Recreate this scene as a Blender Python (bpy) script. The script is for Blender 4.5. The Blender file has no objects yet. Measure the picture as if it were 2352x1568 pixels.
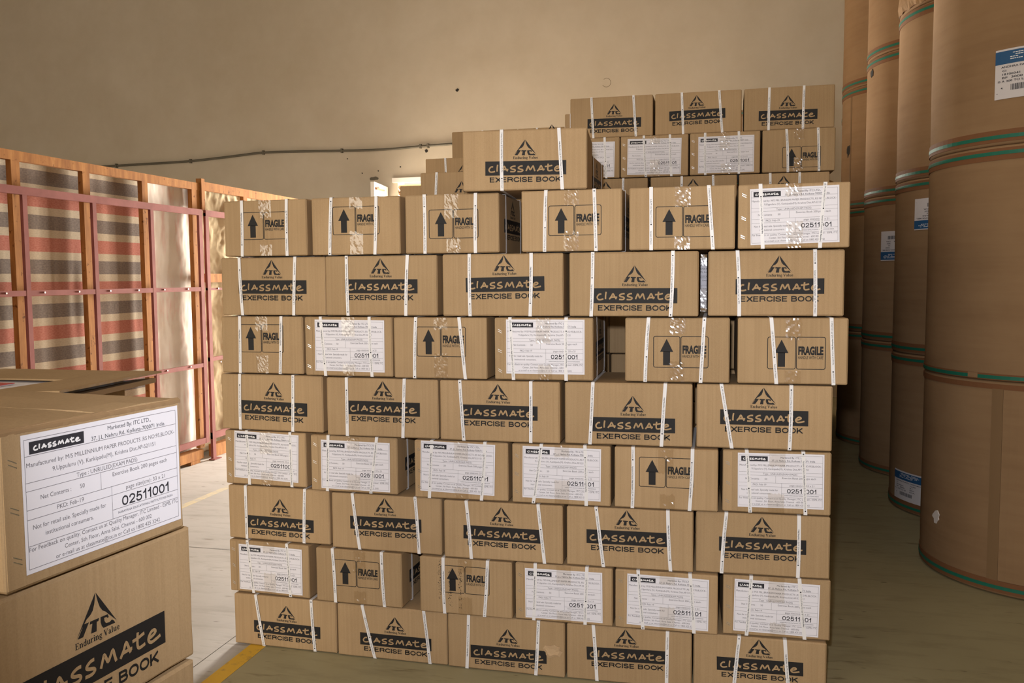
import bpy, bmesh, math, random
from mathutils import Vector, Matrix, noise

C = bpy.context.scene.collection
rnd = random.Random(7)
PI = math.pi

# ---------------------------------------------------------------- camera
cam_data = bpy.data.cameras.new('camera')
cam_data.sensor_width = 36.0
cam_data.lens = 2000.0 / 2352.0 * 36.0
cam_data.clip_start = 0.02
cam = bpy.data.objects.new('camera', cam_data)
C.objects.link(cam)
YAW, PITCH, ROLL, EYE = 0.2379483, -0.0725456, -0.0079361, 1.3863549
fw = Vector((-math.sin(YAW) * math.cos(PITCH), math.cos(YAW) * math.cos(PITCH), math.sin(PITCH)))
rt = Vector((math.cos(YAW), math.sin(YAW), 0))
up = rt.cross(fw)
r2 = math.cos(ROLL) * rt + math.sin(ROLL) * up
u2 = -math.sin(ROLL) * rt + math.cos(ROLL) * up
M = Matrix((r2, u2, -fw)).transposed().to_4x4()
M.translation = Vector((0, 0, EYE))
cam.matrix_world = M
bpy.context.scene.camera = cam

# ---------------------------------------------------------------- world, lights, exposure
sc = bpy.context.scene
sc.view_settings.view_transform = 'Standard'
sc.view_settings.look = 'None'
sc.view_settings.gamma = 1.0
sc.view_settings.use_curve_mapping = False
sc.view_settings.exposure = 0.0
world = bpy.data.worlds.new('daylight')
sc.world = world
world.use_nodes = True
bg = world.node_tree.nodes['Background']
bg.inputs[0].default_value = (1.0, 0.93, 0.84, 1)
bg.inputs[1].default_value = 1.0


def area(name, loc, target, sx, sy, watts, col):
    d = bpy.data.lights.new(name, 'AREA')
    d.shape = 'RECTANGLE'
    d.size, d.size_y = sx, sy
    d.energy = watts
    d.color = col
    o = bpy.data.objects.new(name, d)
    C.objects.link(o)
    o.location = loc
    o.rotation_euler = (Vector(target) - Vector(loc)).to_track_quat('-Z', 'Y').to_euler()
    return o


# daylight through the wide loading door behind the photographer, to the left
area('loading_door_daylight', (-4.9, -4.62, 1.75), (-4.3, 3.0, 1.55), 4.0, 3.1, 280, (1.0, 0.92, 0.78))
# daylight through the open leaf of the far door
area('far_door_daylight', (-2.45, 11.85, 1.30), (-3.2, 5.0, 0.9), 1.3, 2.1, 2700, (1.0, 0.93, 0.82))
# added overhead fill to lift the darkest parts
area('added_top_fill', (-1.0, 3.5, 6.9), (-1.0, 3.5, 0.0), 2.0, 9.0, 55, (1.0, 0.92, 0.80))
# the camera's own flash
fl = bpy.data.lights.new('camera_flash', 'SPOT')
fl.energy = 224
fl.spot_size = math.radians(84)
fl.spot_blend = 1.0
fl.shadow_soft_size = 0.03
fl.color = (0.95, 0.97, 1.04)
flo = bpy.data.objects.new('camera_flash', fl)
C.objects.link(flo)
flo.location = (-0.05, 0.0, EYE + 0.14)
flo.rotation_euler = (Vector((-0.40, 2.9, 0.95)) - Vector(flo.location)).to_track_quat('-Z', 'Y').to_euler()

# ---------------------------------------------------------------- helpers


class MB:
    """collects boxes, quads and polygons and links them as one mesh object"""

    def __init__(self):
        self.v, self.f, self.m, self.smooth = [], [], [], False

    def face(self, pts, mi=0):
        n = len(self.v)
        self.v += [tuple(p) for p in pts]
        self.f.append(tuple(range(n, n + len(pts))))
        self.m.append(mi)

    def add(self, vs, fs, mi=0):
        n = len(self.v)
        self.v += [tuple(p) for p in vs]
        for q in fs:
            self.f.append(tuple(n + i for i in q))
            self.m.append(mi)

    def box(self, a, b, mi=0):
        (x0, y0, z0), (x1, y1, z1) = a, b
        self.add([(x0, y0, z0), (x1, y0, z0), (x1, y1, z0), (x0, y1, z0), (x0, y0, z1), (x1, y0, z1), (x1, y1, z1), (x0, y1, z1)],
                 [(0, 3, 2, 1), (4, 5, 6, 7), (0, 1, 5, 4), (1, 2, 6, 5), (2, 3, 7, 6), (3, 0, 4, 7)], mi)

    def tube(self, pts, r, n=8, mi=0):
        rings = []
        for i, p in enumerate(pts):
            p = Vector(p)
            a = Vector(pts[max(i - 1, 0)])
            b = Vector(pts[min(i + 1, len(pts) - 1)])
            t = (b - a).normalized()
            s = t.orthogonal().normalized()
            q = t.cross(s)
            rings.append([p + r * (math.cos(2 * PI * k / n) * s + math.sin(2 * PI * k / n) * q) for k in range(n)])
        vs = [v for g in rings for v in g]
        fs = [(i * n + k, i * n + (k + 1) % n, (i + 1) * n + (k + 1) % n, (i + 1) * n + k) for i in range(len(pts) - 1) for k in range(n)]
        fs += [tuple(reversed(range(n))), tuple((len(pts) - 1) * n + k for k in range(n))]
        self.add(vs, fs, mi)

    def mesh(self, name, mats):
        me = bpy.data.meshes.new(name)
        me.from_pydata(self.v, [], self.f)
        for m in (mats if isinstance(mats, (list, tuple)) else [mats]):
            me.materials.append(m)
        for p, mi in zip(me.polygons, self.m):
            p.material_index = mi
            p.use_smooth = self.smooth
        me.update()
        return me

    def build(self, name, mats, parent=None, **kw):
        return link(name, self.mesh(name, mats), parent, **kw)


def link(name, me, parent=None, loc=(0, 0, 0), rot=(0, 0, 0)):
    o = bpy.data.objects.new(name, me)
    C.objects.link(o)
    o.location = loc
    o.rotation_euler = rot
    if parent:
        o.parent = parent
    return o


def thing(name, label, cat, loc=(0, 0, 0), rz=0.0, group=None):
    o = bpy.data.objects.new(name, None)
    C.objects.link(o)
    o.empty_display_size = 0.1
    o.location = loc
    o.rotation_euler = (0, 0, rz)
    return tag(o, label, cat, group)


def tag(o, label=None, cat=None, group=None, kind=None):
    if label:
        o['label'] = label
    if cat:
        o['category'] = cat
    if group:
        o['group'] = group
    if kind:
        o['kind'] = kind
    return o


# ---------------------------------------------------------------- materials
class NT:
    def __init__(self, name, rough=0.8, spec=0.3, metal=0.0):
        self.m = bpy.data.materials.new(name)
        self.m.use_nodes = True
        self.t = self.m.node_tree
        self.b = self.t.nodes['Principled BSDF']
        self.b.inputs['Roughness'].default_value = rough
        self.b.inputs['Specular IOR Level'].default_value = spec
        self.b.inputs['Metallic'].default_value = metal

    def n(self, typ, **kw):
        nd = self.t.nodes.new(typ)
        for k, v in kw.items():
            if k.startswith('_'):
                setattr(nd, k[1:], v)
            else:
                nd.inputs[k.replace('__', ' ')].default_value = v
        return nd

    def l(self, a, b):
        self.t.links.new(a, b)

    def coord(self, which='Object', scale=(1, 1, 1), rand=False):
        tc = self.n('ShaderNodeTexCoord')
        mp = self.n('ShaderNodeMapping')
        mp.inputs['Scale'].default_value = scale
        self.l(tc.outputs[which], mp.inputs[0])
        if rand:
            oi = self.n('ShaderNodeObjectInfo')
            mul = self.n('ShaderNodeVectorMath', _operation='SCALE')
            mul.inputs[0].default_value = (37.0, 19.0, 53.0)
            self.l(oi.outputs['Random'], mul.inputs['Scale'])
            self.l(mul.outputs[0], mp.inputs['Location'])
        return mp.outputs[0]

    def noise(self, vec, scale, detail=4, rough=0.55):
        nd = self.n('ShaderNodeTexNoise', Scale=scale, Detail=detail, Roughness=rough)
        self.l(vec, nd.inputs['Vector'])
        return nd.outputs['Fac']

    def ramp(self, fac, stops):
        nd = self.n('ShaderNodeValToRGB')
        e = nd.color_ramp.elements
        while len(e) < len(stops):
            e.new(0.5)
        for k, (p, c) in enumerate(stops):
            e[k].position = p
            e[k].color = (*c, 1)
        self.l(fac, nd.inputs[0])
        return nd.outputs[0]

    def mix(self, fac, a, b, mode='MIX'):
        nd = self.n('ShaderNodeMix', _data_type='RGBA', _blend_type=mode)
        for s, x in ((nd.inputs[0], fac), (nd.inputs[6], a), (nd.inputs[7], b)):
            if isinstance(x, (int, float)):
                s.default_value = x
            elif isinstance(x, tuple):
                s.default_value = (*x, 1)
            else:
                self.l(x, s)
        return nd.outputs[2]

    def bump(self, h, strength=0.3, dist=0.002):
        nd = self.n('ShaderNodeBump', Strength=strength, Distance=dist)
        self.l(h, nd.inputs['Height'])
        self.l(nd.outputs[0], self.b.inputs['Normal'])

    def col(self, c):
        if isinstance(c, tuple):
            self.b.inputs['Base Color'].default_value = (*c, 1)
        else:
            self.l(c, self.b.inputs['Base Color'])
        return self.m


def plain(name, c, rough=0.6, spec=0.3, metal=0.0):
    return NT(name, rough, spec, metal).col(c)


def make_cardboard(name, base, dark, corr=True):
    t = NT(name, 0.78, 0.25)
    v = t.coord('Object', (1, 1, 1), True)
    big = t.noise(v, 4.0, 4)
    fine = t.noise(v, 420, 3)
    col = t.ramp(big, [(0.3, dark), (0.62, base)])
    col = t.mix(0.12, col, t.ramp(fine, [(0.3, (0.2, 0.12, 0.06)), (0.7, (0.6, 0.42, 0.24))]))
    lines = t.noise(t.coord('Object', (130, 130, 1.5), True), 1.0, 2)
    col = t.mix(0.10, col, t.ramp(lines, [(0.35, (0.22, 0.13, 0.06)), (0.65, (0.55, 0.38, 0.21))]))
    oi = t.n('ShaderNodeObjectInfo')
    rr = t.ramp(oi.outputs['Random'], [(0.0, (0.90, 0.89, 0.87)), (1.0, (1.04, 1.03, 1.02))])
    col = t.mix(1.0, col, rr, 'MULTIPLY')
    vs = t.coord('Object', (220, 220, 3))
    fl_ = t.noise(vs, 1.0, 2)
    t.bump(fl_, 0.18, 0.001)
    return t.col(col)


CARD = make_cardboard('cardboard', (0.40, 0.268, 0.140), (0.355, 0.233, 0.118))
CARD_EDGE = plain('cardboard_edge', (0.27, 0.165, 0.08), 0.9)
INK = plain('black_ink', (0.016, 0.014, 0.013), 0.65, 0.25)
GREY_INK = plain('grey_ink', (0.14, 0.125, 0.13), 0.8)
DARK_INK = plain('dark_ink', (0.03, 0.028, 0.034), 0.8)
WHITE_INK = plain('white_ink', (0.78, 0.76, 0.76), 0.8)
PAPER = NT('label_paper', 0.6, 0.25).col((0.72, 0.69, 0.72))
STRAP = NT('white_strap', 0.42, 0.4).col((0.74, 0.71, 0.69))
STEEL = plain('staple_steel', (0.75, 0.76, 0.78), 0.28, 0.5, 1.0)


def make_tape():
    t = NT('clear_tape', 0.2, 0.5)
    out = t.t.nodes['Material Output']
    tr = t.n('ShaderNodeBsdfTransparent')
    tr.inputs[0].default_value = (0.95, 0.93, 0.895, 1)
    gl = t.n('ShaderNodeBsdfGlossy', Roughness=0.17)
    gl.inputs[0].default_value = (1, 1, 1, 1)
    mx = t.n('ShaderNodeMixShader')
    mx.inputs[0].default_value = 0.05
    t.l(tr.outputs[0], mx.inputs[1])
    t.l(gl.outputs[0], mx.inputs[2])
    t.l(mx.outputs[0], out.inputs[0])
    t.t.nodes.remove(t.b)
    return t.m


TAPE = make_tape()

# ---------------------------------------------------------------- lettering
_txt = {}


def glyphs(s, bold=0.0):
    """outline of a string as flat polygons, cap height about 0.7"""
    k = (s, bold)
    if k in _txt:
        return _txt[k]
    cu = bpy.data.curves.new('lettering', 'FONT')
    cu.body = s
    cu.offset = bold
    cu.resolution_u = 3
    cu.fill_mode = 'FRONT'
    o = bpy.data.objects.new('lettering', cu)
    C.objects.link(o)
    dg = bpy.context.evaluated_depsgraph_get()
    dg.update()
    me = bpy.data.meshes.new_from_object(o.evaluated_get(dg))
    vs = [(v.co.x, v.co.y) for v in me.vertices]
    fs = [tuple(p.vertices) for p in me.polygons]
    bpy.data.objects.remove(o)
    bpy.data.curves.remove(cu)
    bpy.data.meshes.remove(me)
    _txt[k] = (vs, fs)
    return _txt[k]


def put_text(mb, s, x0, z0, w, h, y=0.0, mi=0, bold=0.0, fn=None):
    """fit the string's own bounding box in the rectangle x0..x0+w, baseline z0, capital height h"""
    vs, fs = glyphs(s, bold)
    xa, xb = min(v[0] for v in vs), max(v[0] for v in vs)
    cap = max(v[1] for v in glyphs('H', bold)[0])
    pts = [(x0 + (x - xa) / (xb - xa) * w, z0 + yy / cap * h) for x, yy in vs]
    if fn:
        mb.add([fn(*p) for p in pts], fs, mi)
    else:
        mb.add([(px, y, pz) for px, pz in pts], fs, mi)


def stroke(mb, pts, w, y=0.0, mi=0, w2=None):
    """a flat ribbon along a polyline in the x-z plane"""
    n = len(pts)
    P = [Vector((a, b)) for a, b in pts]
    L, Rr = [], []
    for i in range(n):
        if i == 0:
            t = P[1] - P[0]
        elif i == n - 1:
            t = P[-1] - P[-2]
        else:
            t = (P[i + 1] - P[i]).normalized() + (P[i] - P[i - 1]).normalized()
        if t.length < 1e-9:
            t = P[i] - P[i - 1]
        t.normalize()
        q = Vector((-t.y, t.x))
        ww = w if w2 is None else w + (w2 - w) * i / (n - 1)
        L.append(P[i] + q * ww / 2)
        Rr.append(P[i] - q * ww / 2)
    vs = [(a.x, y, a.y) for a in L] + [(a.x, y, a.y) for a in Rr]
    mb.add(vs, [(n + i, n + i + 1, i + 1, i) for i in range(n - 1)], mi)


def smooth_line(pts, k=3):
    out = []
    n = len(pts)
    for i in range(n - 1):
        p0, p1, p2, p3 = pts[max(i - 1, 0)], pts[i], pts[i + 1], pts[min(i + 2, n - 1)]
        for j in range(k):
            t = j / k
            out.append(tuple(0.5 * ((2 * p1[a]) + (-p0[a] + p2[a]) * t + (2 * p0[a] - 5 * p1[a] + 4 * p2[a] - p3[a]) * t * t + (-p0[a] + 3 * p1[a] - 3 * p2[a] + p3[a]) * t ** 3) for a in (0, 1)))
    out.append(pts[-1])
    return out


# hand-lettered word in the dark band: strokes in band pixels (band 1282 x 225, origin at its centre)
WORD = [
    [(640, 655), (612, 655), (585, 680), (575, 706), (590, 732), (622, 738), (672, 725)],
    [(714, 618), (706, 670), (704, 728)],
    [(762, 728), (800, 678), (820, 642), (842, 680), (872, 722)],
    [(778, 704), (820, 694), (884, 694)],
    [(1000, 638), (965, 640), (930, 655), (922, 672), (945, 684), (980, 690), (994, 706), (972, 724), (914, 724)],
    [(1112, 633), (1078, 637), (1048, 656), (1046, 672), (1070, 682), (1104, 690), (1114, 706), (1086, 722), (1030, 722)],
    [(1166, 714), (1188, 660), (1200, 636), (1218, 668), (1232, 692), (1256, 660), (1278, 630), (1292, 672), (1306, 714)],
    [(1344, 714), (1378, 668), (1402, 624), (1424, 664), (1442, 704)],
    [(1358, 688), (1410, 682), (1458, 682)],
    [(1516, 594), (1510, 650), (1512, 690), (1532, 704), (1586, 694)],
    [(1462, 640), (1520, 632), (1580, 618)],
    [(1626, 672), (1664, 664), (1694, 646), (1680, 630), (1650, 634), (1622, 662), (1622, 690), (1650, 706), (1700, 698), (1742, 686)],
]


def word_strokes(mb, cx, cz, k, w, y, mi):
    for i, s in enumerate(WORD):
        pts = [(cx + (a - 1156) * k, cz - (b + (a - 1156) * 0.030 - 664) * k) for a, b in s]
        stroke(mb, smooth_line(pts), w, y - 0.00004 * i, mi)


GROT = {
    'E': (.60, [[(0, 0), (0, 1)], [(-.12, 1), (1, 1)], [(0, .53), (.90, .53)], [(-.12, 0), (1, 0)]]),
    'F': (.56, [[(0, 0), (0, 1)], [(-.12, 1), (1, 1)], [(0, .50), (.88, .50)]]),
    'L': (.54, [[(0, 0), (0, 1)], [(-.12, 0), (1, 0)]]),
    'X': (.66, [[(0, 0), (1, 1)], [(0, 1), (1, 0)]]),
    'I': (.0, [[(0, 0), (0, 1)]]),
    'K': (.66, [[(0, 0), (0, 1)], [(0, .30), (.94, 1)], [(.34, .56), (1, 0)]]),
    'A': (.70, [[(0, 0), (.5, 1.02), (1, 0)], [(.20, .32), (.80, .32)]]),
    'R': (.66, [[(0, 0), (0, 1)], [(0, 1), (.62, 1), (.90, .93), (1, .77), (.90, .60), (.62, .52), (0, .52)], [(.58, .52), (.86, .42), (.94, .20), (1, 0)]]),
    'B': (.64, [[(0, 0), (0, 1)], [(0, 1), (.60, 1), (.86, .93), (.93, .77), (.84, .60), (.58, .53), (0, .53)], [(.58, .53), (.90, .45), (1, .27), (.90, .08), (.62, 0), (0, 0)]]),
    'C': (.72, [[(1, .68), (.88, .90), (.54, 1), (.18, .88), (0, .5), (.18, .12), (.54, 0), (.88, .10), (1, .34)]]),
    'G': (.74, [[(.98, .70), (.86, .91), (.52, 1), (.17, .88), (0, .5), (.17, .12), (.52, 0), (.88, .16), (.95, .46)], [(.56, .46), (1.06, .46)], [(.98, -.06), (.98, .46)]]),
    'S': (.64, [[(.94, .70), (.82, .93), (.48, 1), (.14, .93), (.03, .75), (.18, .58), (.80, .43), (.98, .25), (.86, .06), (.48, 0), (.12, .07), (0, .32)]]),
    'O': (.76, [[(.5, 1), (.16, .88), (0, .5), (.16, .12), (.5, 0), (.84, .12), (1, .5), (.84, .88), (.5, 1), (.40, .98)]]),
    '0': (.50, [[(.5, 1), (.12, .86), (0, .5), (.12, .14), (.5, 0), (.88, .14), (1, .5), (.88, .86), (.5, 1), (.36, .97)]]),
    '1': (.30, [[(.80, 0), (.80, 1.08)], [(-.15, .73), (.40, .80), (.80, 1.04)]]),
    '2': (.50, [[(.02, .66), (.12, .90), (.48, 1), (.86, .90), (.98, .70), (.82, .46), (.30, .20), (.05, 0)], [(-.1, 0), (1.08, 0)]]),
    '5': (.50, [[(1, 1), (.16, 1)], [(.22, 1.06), (.10, .50)], [(.08, .50), (.28, .61), (.58, .64), (.90, .52), (1, .32), (.86, .08), (.48, 0), (.12, .07), (0, .28)]]),
}


def grotesk(mb, s, x0, z0, w, h, t, y, mi, gap=0.20, space=0.34):
    """heavy sans capitals and figures built from even strokes, fitted to width w and height h; t is the stroke"""
    adv = [space if c == ' ' else GROT[c][0] for c in s]
    n = len(s)
    # widths: inner box + stroke, with gaps between letters
    fixed = sum(0 if c == ' ' else t for c in s) + t * 0.9 * gap / 0.2 * (n - 1) * 0.5
    kx = (w - fixed) / sum(adv)
    x = x0
    for c, a in zip(s, adv):
        if c != ' ':
            for pl in GROT[c][1]:
                pts = [(x + t / 2 + px * a * kx, z0 + t / 2 + pz * (h - t)) for px, pz in pl]
                straight = len(pl) <= 3
                if straight:
                    for p, q in zip(pts, pts[1:]):
                        d = Vector((q[0] - p[0], q[1] - p[1]))
                        if d.length < 1e-9:
                            continue
                        d = d.normalized() * t / 2
                        vertical = abs(d.x) < abs(d.y) * 1.6
                        e = d if vertical else Vector((0, 0))
                        stroke(mb, [(p[0] - e.x, p[1] - e.y), (q[0] + e.x, q[1] + e.y)], t if vertical else t * 0.86, y, mi)
                else:
                    stroke(mb, smooth_line(pts, 3), t * 0.96, y, mi)
            x += t
        x += a * kx + t * 0.9 * gap / 0.2 * 0.5


def serif_text(mb, x0, z0, w, h, y, mi):
    """the motto 'Enduring Value' in a bold roman letter drawn from stems, bowls and serifs"""
    G = {}
    S, T = 0.19, 0.07
    def stem(x, a, b, ser=(1, 1)):
        r = [('b', x, a, x + S, b)]
        if ser[0]:
            r.append(('b', x - 0.07, a, x + S + 0.07, a + T))
        if ser[1] == 1:
            r.append(('b', x - 0.07, b - T, x + S + 0.07, b))
        elif ser[1] == 2:
            r.append(('b', x - 0.08, b - T, x + S, b))
        return r
    X = 0.66
    G['E'] = (0.78, stem(0.1, 0, 1) + [('b', 0.1, 0, 0.70, T), ('b', 0.1, 1 - T, 0.68, 1), ('b', 0.1, 0.47, 0.52, 0.54), ('b', 0.62, 0, 0.70, 0.24), ('b', 0.60, 0.78, 0.68, 1), ('b', 0.46, 0.38, 0.52, 0.64)])
    G['n'] = (0.72, stem(0.08, 0, X, (1, 2)) + stem(0.46, 0, X - 0.14, (1, 0)) + [('s', [(0.22, X - 0.14), (0.36, X - 0.03), (0.50, X - 0.06), (0.555, X - 0.2)], 0.12)])
    G['d'] = (0.68, stem(0.42, 0, 1, (0, 2)) + [('b', 0.42, 0, 0.67, T), ('s', [(0.46, X - 0.06), (0.28, X - 0.03), (0.15, X - 0.18), (0.14, 0.3), (0.22, 0.08), (0.36, 0.04), (0.5, 0.12)], 0.14)])
    G['u'] = (0.72, stem(0.08, 0.12, X, (0, 2)) + stem(0.46, 0, X, (0, 2)) + [('b', 0.46, 0, 0.71, T), ('s', [(0.17, 0.18), (0.24, 0.05), (0.36, 0.05), (0.52, 0.16)], 0.12)])
    G['r'] = (0.54, stem(0.08, 0, X, (1, 2)) + [('s', [(0.24, X - 0.16), (0.34, X - 0.04), (0.48, X - 0.08)], 0.15)])
    G['i'] = (0.38, stem(0.1, 0, X, (1, 2)) + [('b', 0.1, 0.80, 0.28, 0.97)])
    G['g'] = (0.64, [('s', [(0.44, X - 0.1), (0.30, X - 0.02), (0.16, X - 0.14), (0.16, 0.34), (0.30, 0.22), (0.44, 0.34), (0.44, X - 0.1)], 0.13), ('s', [(0.44, X - 0.06), (0.62, X - 0.02)], 0.09), ('s', [(0.22, 0.22), (0.14, 0.1), (0.46, 0.04), (0.56, -0.1), (0.40, -0.24), (0.16, -0.22), (0.10, -0.1), (0.22, 0.04)], 0.10)])
    G['V'] = (0.86, [('s', [(0.12, 0.97), (0.42, 0.02)], 0.2), ('s', [(0.70, 0.97), (0.44, 0.02)], 0.09), ('b', 0.0, 1 - T, 0.34, 1), ('b', 0.56, 1 - T, 0.84, 1)])
    G['a'] = (0.62, [('b', 0.36, 0.06, 0.52, X - 0.16), ('s', [(0.13, X - 0.14), (0.24, X - 0.03), (0.38, X - 0.05), (0.44, X - 0.2)], 0.12), ('s', [(0.44, 0.40), (0.2, 0.30), (0.13, 0.16), (0.22, 0.05), (0.42, 0.12)], 0.13), ('b', 0.46, 0, 0.62, 0.08)])
    G['l'] = (0.38, stem(0.1, 0, 1, (1, 2)))
    G['e'] = (0.6, [('s', [(0.14, 0.36), (0.50, 0.38), (0.46, X - 0.1), (0.30, X - 0.03), (0.15, X - 0.2), (0.14, 0.26), (0.24, 0.06), (0.40, 0.04), (0.54, 0.16)], 0.12)])
    G[' '] = (0.34, [])
    txt = 'Enduring Value'
    tot = sum(G[c][0] for c in txt)
    kx = w / tot
    x = x0
    for c in txt:
        for q in G[c][1]:
            if q[0] == 'b':
                mb.face([(x + q[1] * kx, y, z0 + q[2] * h), (x + q[3] * kx, y, z0 + q[2] * h), (x + q[3] * kx, y, z0 + q[4] * h), (x + q[1] * kx, y, z0 + q[4] * h)], mi)
            else:
                stroke(mb, smooth_line([(x + a * kx, z0 + b * h) for a, b in q[1]], 2), q[2] * (kx + h) / 2, y, mi)
        x += G[c][0] * kx


def poly(mb, pts, cx, cz, k, y, mi):
    mb.face([(cx + (a - 1156) * k, y, cz - (b + (a - 1156) * 0.030 - 664) * k) for a, b in reversed(pts)], mi)


def exercise_print():
    """emblem, motto, dark band with the hand-lettered word, block capitals; origin at the band's centre"""
    mb = MB()
    k = 0.275 / 1282
    y = 0.0
    # emblem: two legs of the triangle and the letters I T C under it
    poly(mb, [(1147, 216), (1143, 250), (1136, 284), (1121, 322), (1098, 345), (1066, 362), (1020, 410), (974, 464)], 0, 0, k, y, 0)
    poly(mb, [(1151, 216), (1330, 452), (1262, 392), (1232, 364), (1205, 348), (1183, 320), (1168, 284), (1158, 250)], 0, 0, k, y, 0)
    poly(mb, [(1036, 386), (1084, 386), (1030, 464), (984, 464), (1030, 402), (1024, 402)], 0, 0, k, y, 0)
    poly(mb, [(1094, 386), (1172, 386), (1166, 404), (1150, 404), (1146, 464), (1098, 464), (1112, 404), (1090, 404)], 0, 0, k, y, 0)
    poly(mb, [(1184, 386), (1250, 386), (1258, 408), (1244, 408), (1236, 400), (1216, 400), (1218, 420), (1184, 420)], 0, 0, k, y, 0)
    poly(mb, [(1184, 420), (1218, 420), (1230, 438), (1262, 442), (1286, 432), (1304, 446), (1314, 462), (1206, 462), (1192, 444)], 0, 0, k, y, 0)
    serif_text(mb, -196 * k, 144 * k, 392 * k, 40 * k, y, 0)
    mb.box((-641 * k, -0.0002, -112 * k), (641 * k, 0.0002, 112 * k), 0)
    word_strokes(mb, 0, 0.0, k, 23 * k, -0.0005, 1)
    grotesk(mb, 'EXERCISE', -570 * k, -222 * k, 690 * k, 82 * k, 18 * k, y, 0)
    grotesk(mb, 'BOOK', 170 * k, -222 * k, 394 * k, 82 * k, 18 * k, y, 0)
    return mb.mesh('exercise_book_print', [INK, CARD])


def rounded(x0, z0, x1, z1, r, n=4):
    out = []
    for cx, cz, a in ((x1 - r, z1 - r, 0), (x0 + r, z1 - r, 90), (x0 + r, z0 + r, 180), (x1 - r, z0 + r, 270)):
        for i in range(n + 1):
            t = math.radians(a + 90 * i / n)
            out.append((cx + r * math.cos(t), cz + r * math.sin(t)))
    return out


def fragile_print():
    """two rounded frames, up arrow, FRAGILE / HANDLE WITH CARE; origin at the centre"""
    mb = MB()
    k = 0.1785 / 458
    for x0, x1 in ((-229, -4), (-1, 229)):
        a = rounded(x0 * k, -130 * k, x1 * k, 130 * k, 18 * k)
        b = rounded((x0 + 5.5) * k, -124.5 * k, (x1 - 5.5) * k, 124.5 * k, 13 * k)
        n = len(a)
        mb.add([(p[0], 0, p[1]) for p in a] + [(p[0], 0, p[1]) for p in b], [(i, (i + 1) % n, n + (i + 1) % n, n + i) for i in range(n)], 0)
    for pts in ([(-172, 0), (-117, 107), (-62, 0)], [(-146, 4), (-88, 4), (-88, -110), (-146, -110)]):
        mb.face([(a * k, 0, b * k) for a, b in reversed(pts)], 0)
    put_text(mb, 'FRAGILE', 15 * k, -10 * k, 196 * k, 64 * k, 0, 0, 0.05)
    put_text(mb, 'HANDLE WITH CARE', 14 * k, -46 * k, 197 * k, 23 * k, 0, 0, 0.004)
    return mb.mesh('fragile_print', [INK])


LW, LH = 0.269, 0.179


def label_print():
    """ruled table and text of the white carton label; origin at the label's top left corner"""
    mb = MB()
    def rect(u0, v0, u1, v1, mi=0, y=0.0):
        mb.face([(u0 * LW, y, -v1 * LH), (u1 * LW, y, -v1 * LH), (u1 * LW, y, -v0 * LH), (u0 * LW, y, -v0 * LH)], mi)
    t, tv = 0.0022, 0.0034
    for v in (0.035, 0.155, 0.345, 0.405, 0.54, 0.80, 0.965):
        rect(0.013, v, 0.982, v + tv)
    rect(0.013, 0.61, 0.982, 0.61 + tv)
    rect(0.51, 0.73, 0.982, 0.73 + tv)
    for u in (0.013, 0.98):
        rect(u, 0.035, u + t, 0.966)
    rect(0.443, 0.405, 0.443 + t, 0.54)
    rect(0.51, 0.54, 0.51 + t, 0.80)
    rect(0.040, 0.056, 0.350, 0.146, 1)
    k = 0.31 * LW / 1282 * 0.93
    word_strokes(mb, 0.195 * LW, -0.101 * LH, k, 34 * k, -0.0003, 2)
    rows = [('Marketed By: ITC LTD.,', .50, .795, .088, .032, 0, 1), ('37, J.L Nehru Rd, Kolkata-700071 India', .395, .895, .146, .032, 0, 1),
            ('Manufactured by: M/S MILLENNIUM PAPER PRODUCTS ,RS NO:95,BLOCK-', .022, .968, .236, .032, 0, 0),
            ('9,Uppuluru (V), Kankipadu(M), Krishna Dist.AP-521151', .162, .822, .300, .032, 0, 0),
            ('Type : UNRULED(EXAM PADS)', .298, .690, .393, .032, 0, 0), ('Net Contents :', .09, .262, .485, .032, 0, 0), ('50', .315, .343, .485, .032, 0, 0),
            ('Exercise Book 200 pages each', .52, .905, .462, .032, 0, 0), ('PKD: Feb-19', .178, .334, .590, .032, 0, 0),
            ('page size(cm): 33 x 21', .606, .885, .594, .032, 0, 0), 
            ('NARAYANA EDUCATIONAL INSTITUTIONS-INDIA', .548, .940, .774, .018, 0, 1),
            ('Not for retail sale. Specially made for', .043, .470, .688, .032, 0, 0), ('institutional consumers.', .108, .388, .752, .032, 0, 0),
            ('For Feedback on quality, Contact us at Quality Manager, ITC Limited - ESPB, ITC', .018, .978, .842, .031, 0, 0),
            ('Center, 5th Floor, Anna Salai, Chennai - 600 002', .212, .776, .898, .031, 0, 0),
            ('or e-mail us at classmate@itc.in or Call us 1800 425 3242', .160, .836, .952, .031, 0, 0)]
    grotesk(mb, '02511001', .575 * LW, -.722 * LH, .340 * LW, .080 * LH, .0135 * LH, 0.0, 1, 0.26)
    for s, u0, u1, v, h, b, mi in rows:
        put_text(mb, s, u0 * LW, -v * LH, (u1 - u0) * LW, h * LH, 0.0, mi, b)
    return mb.mesh('label_print', [GREY_INK, DARK_INK, WHITE_INK])


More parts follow.
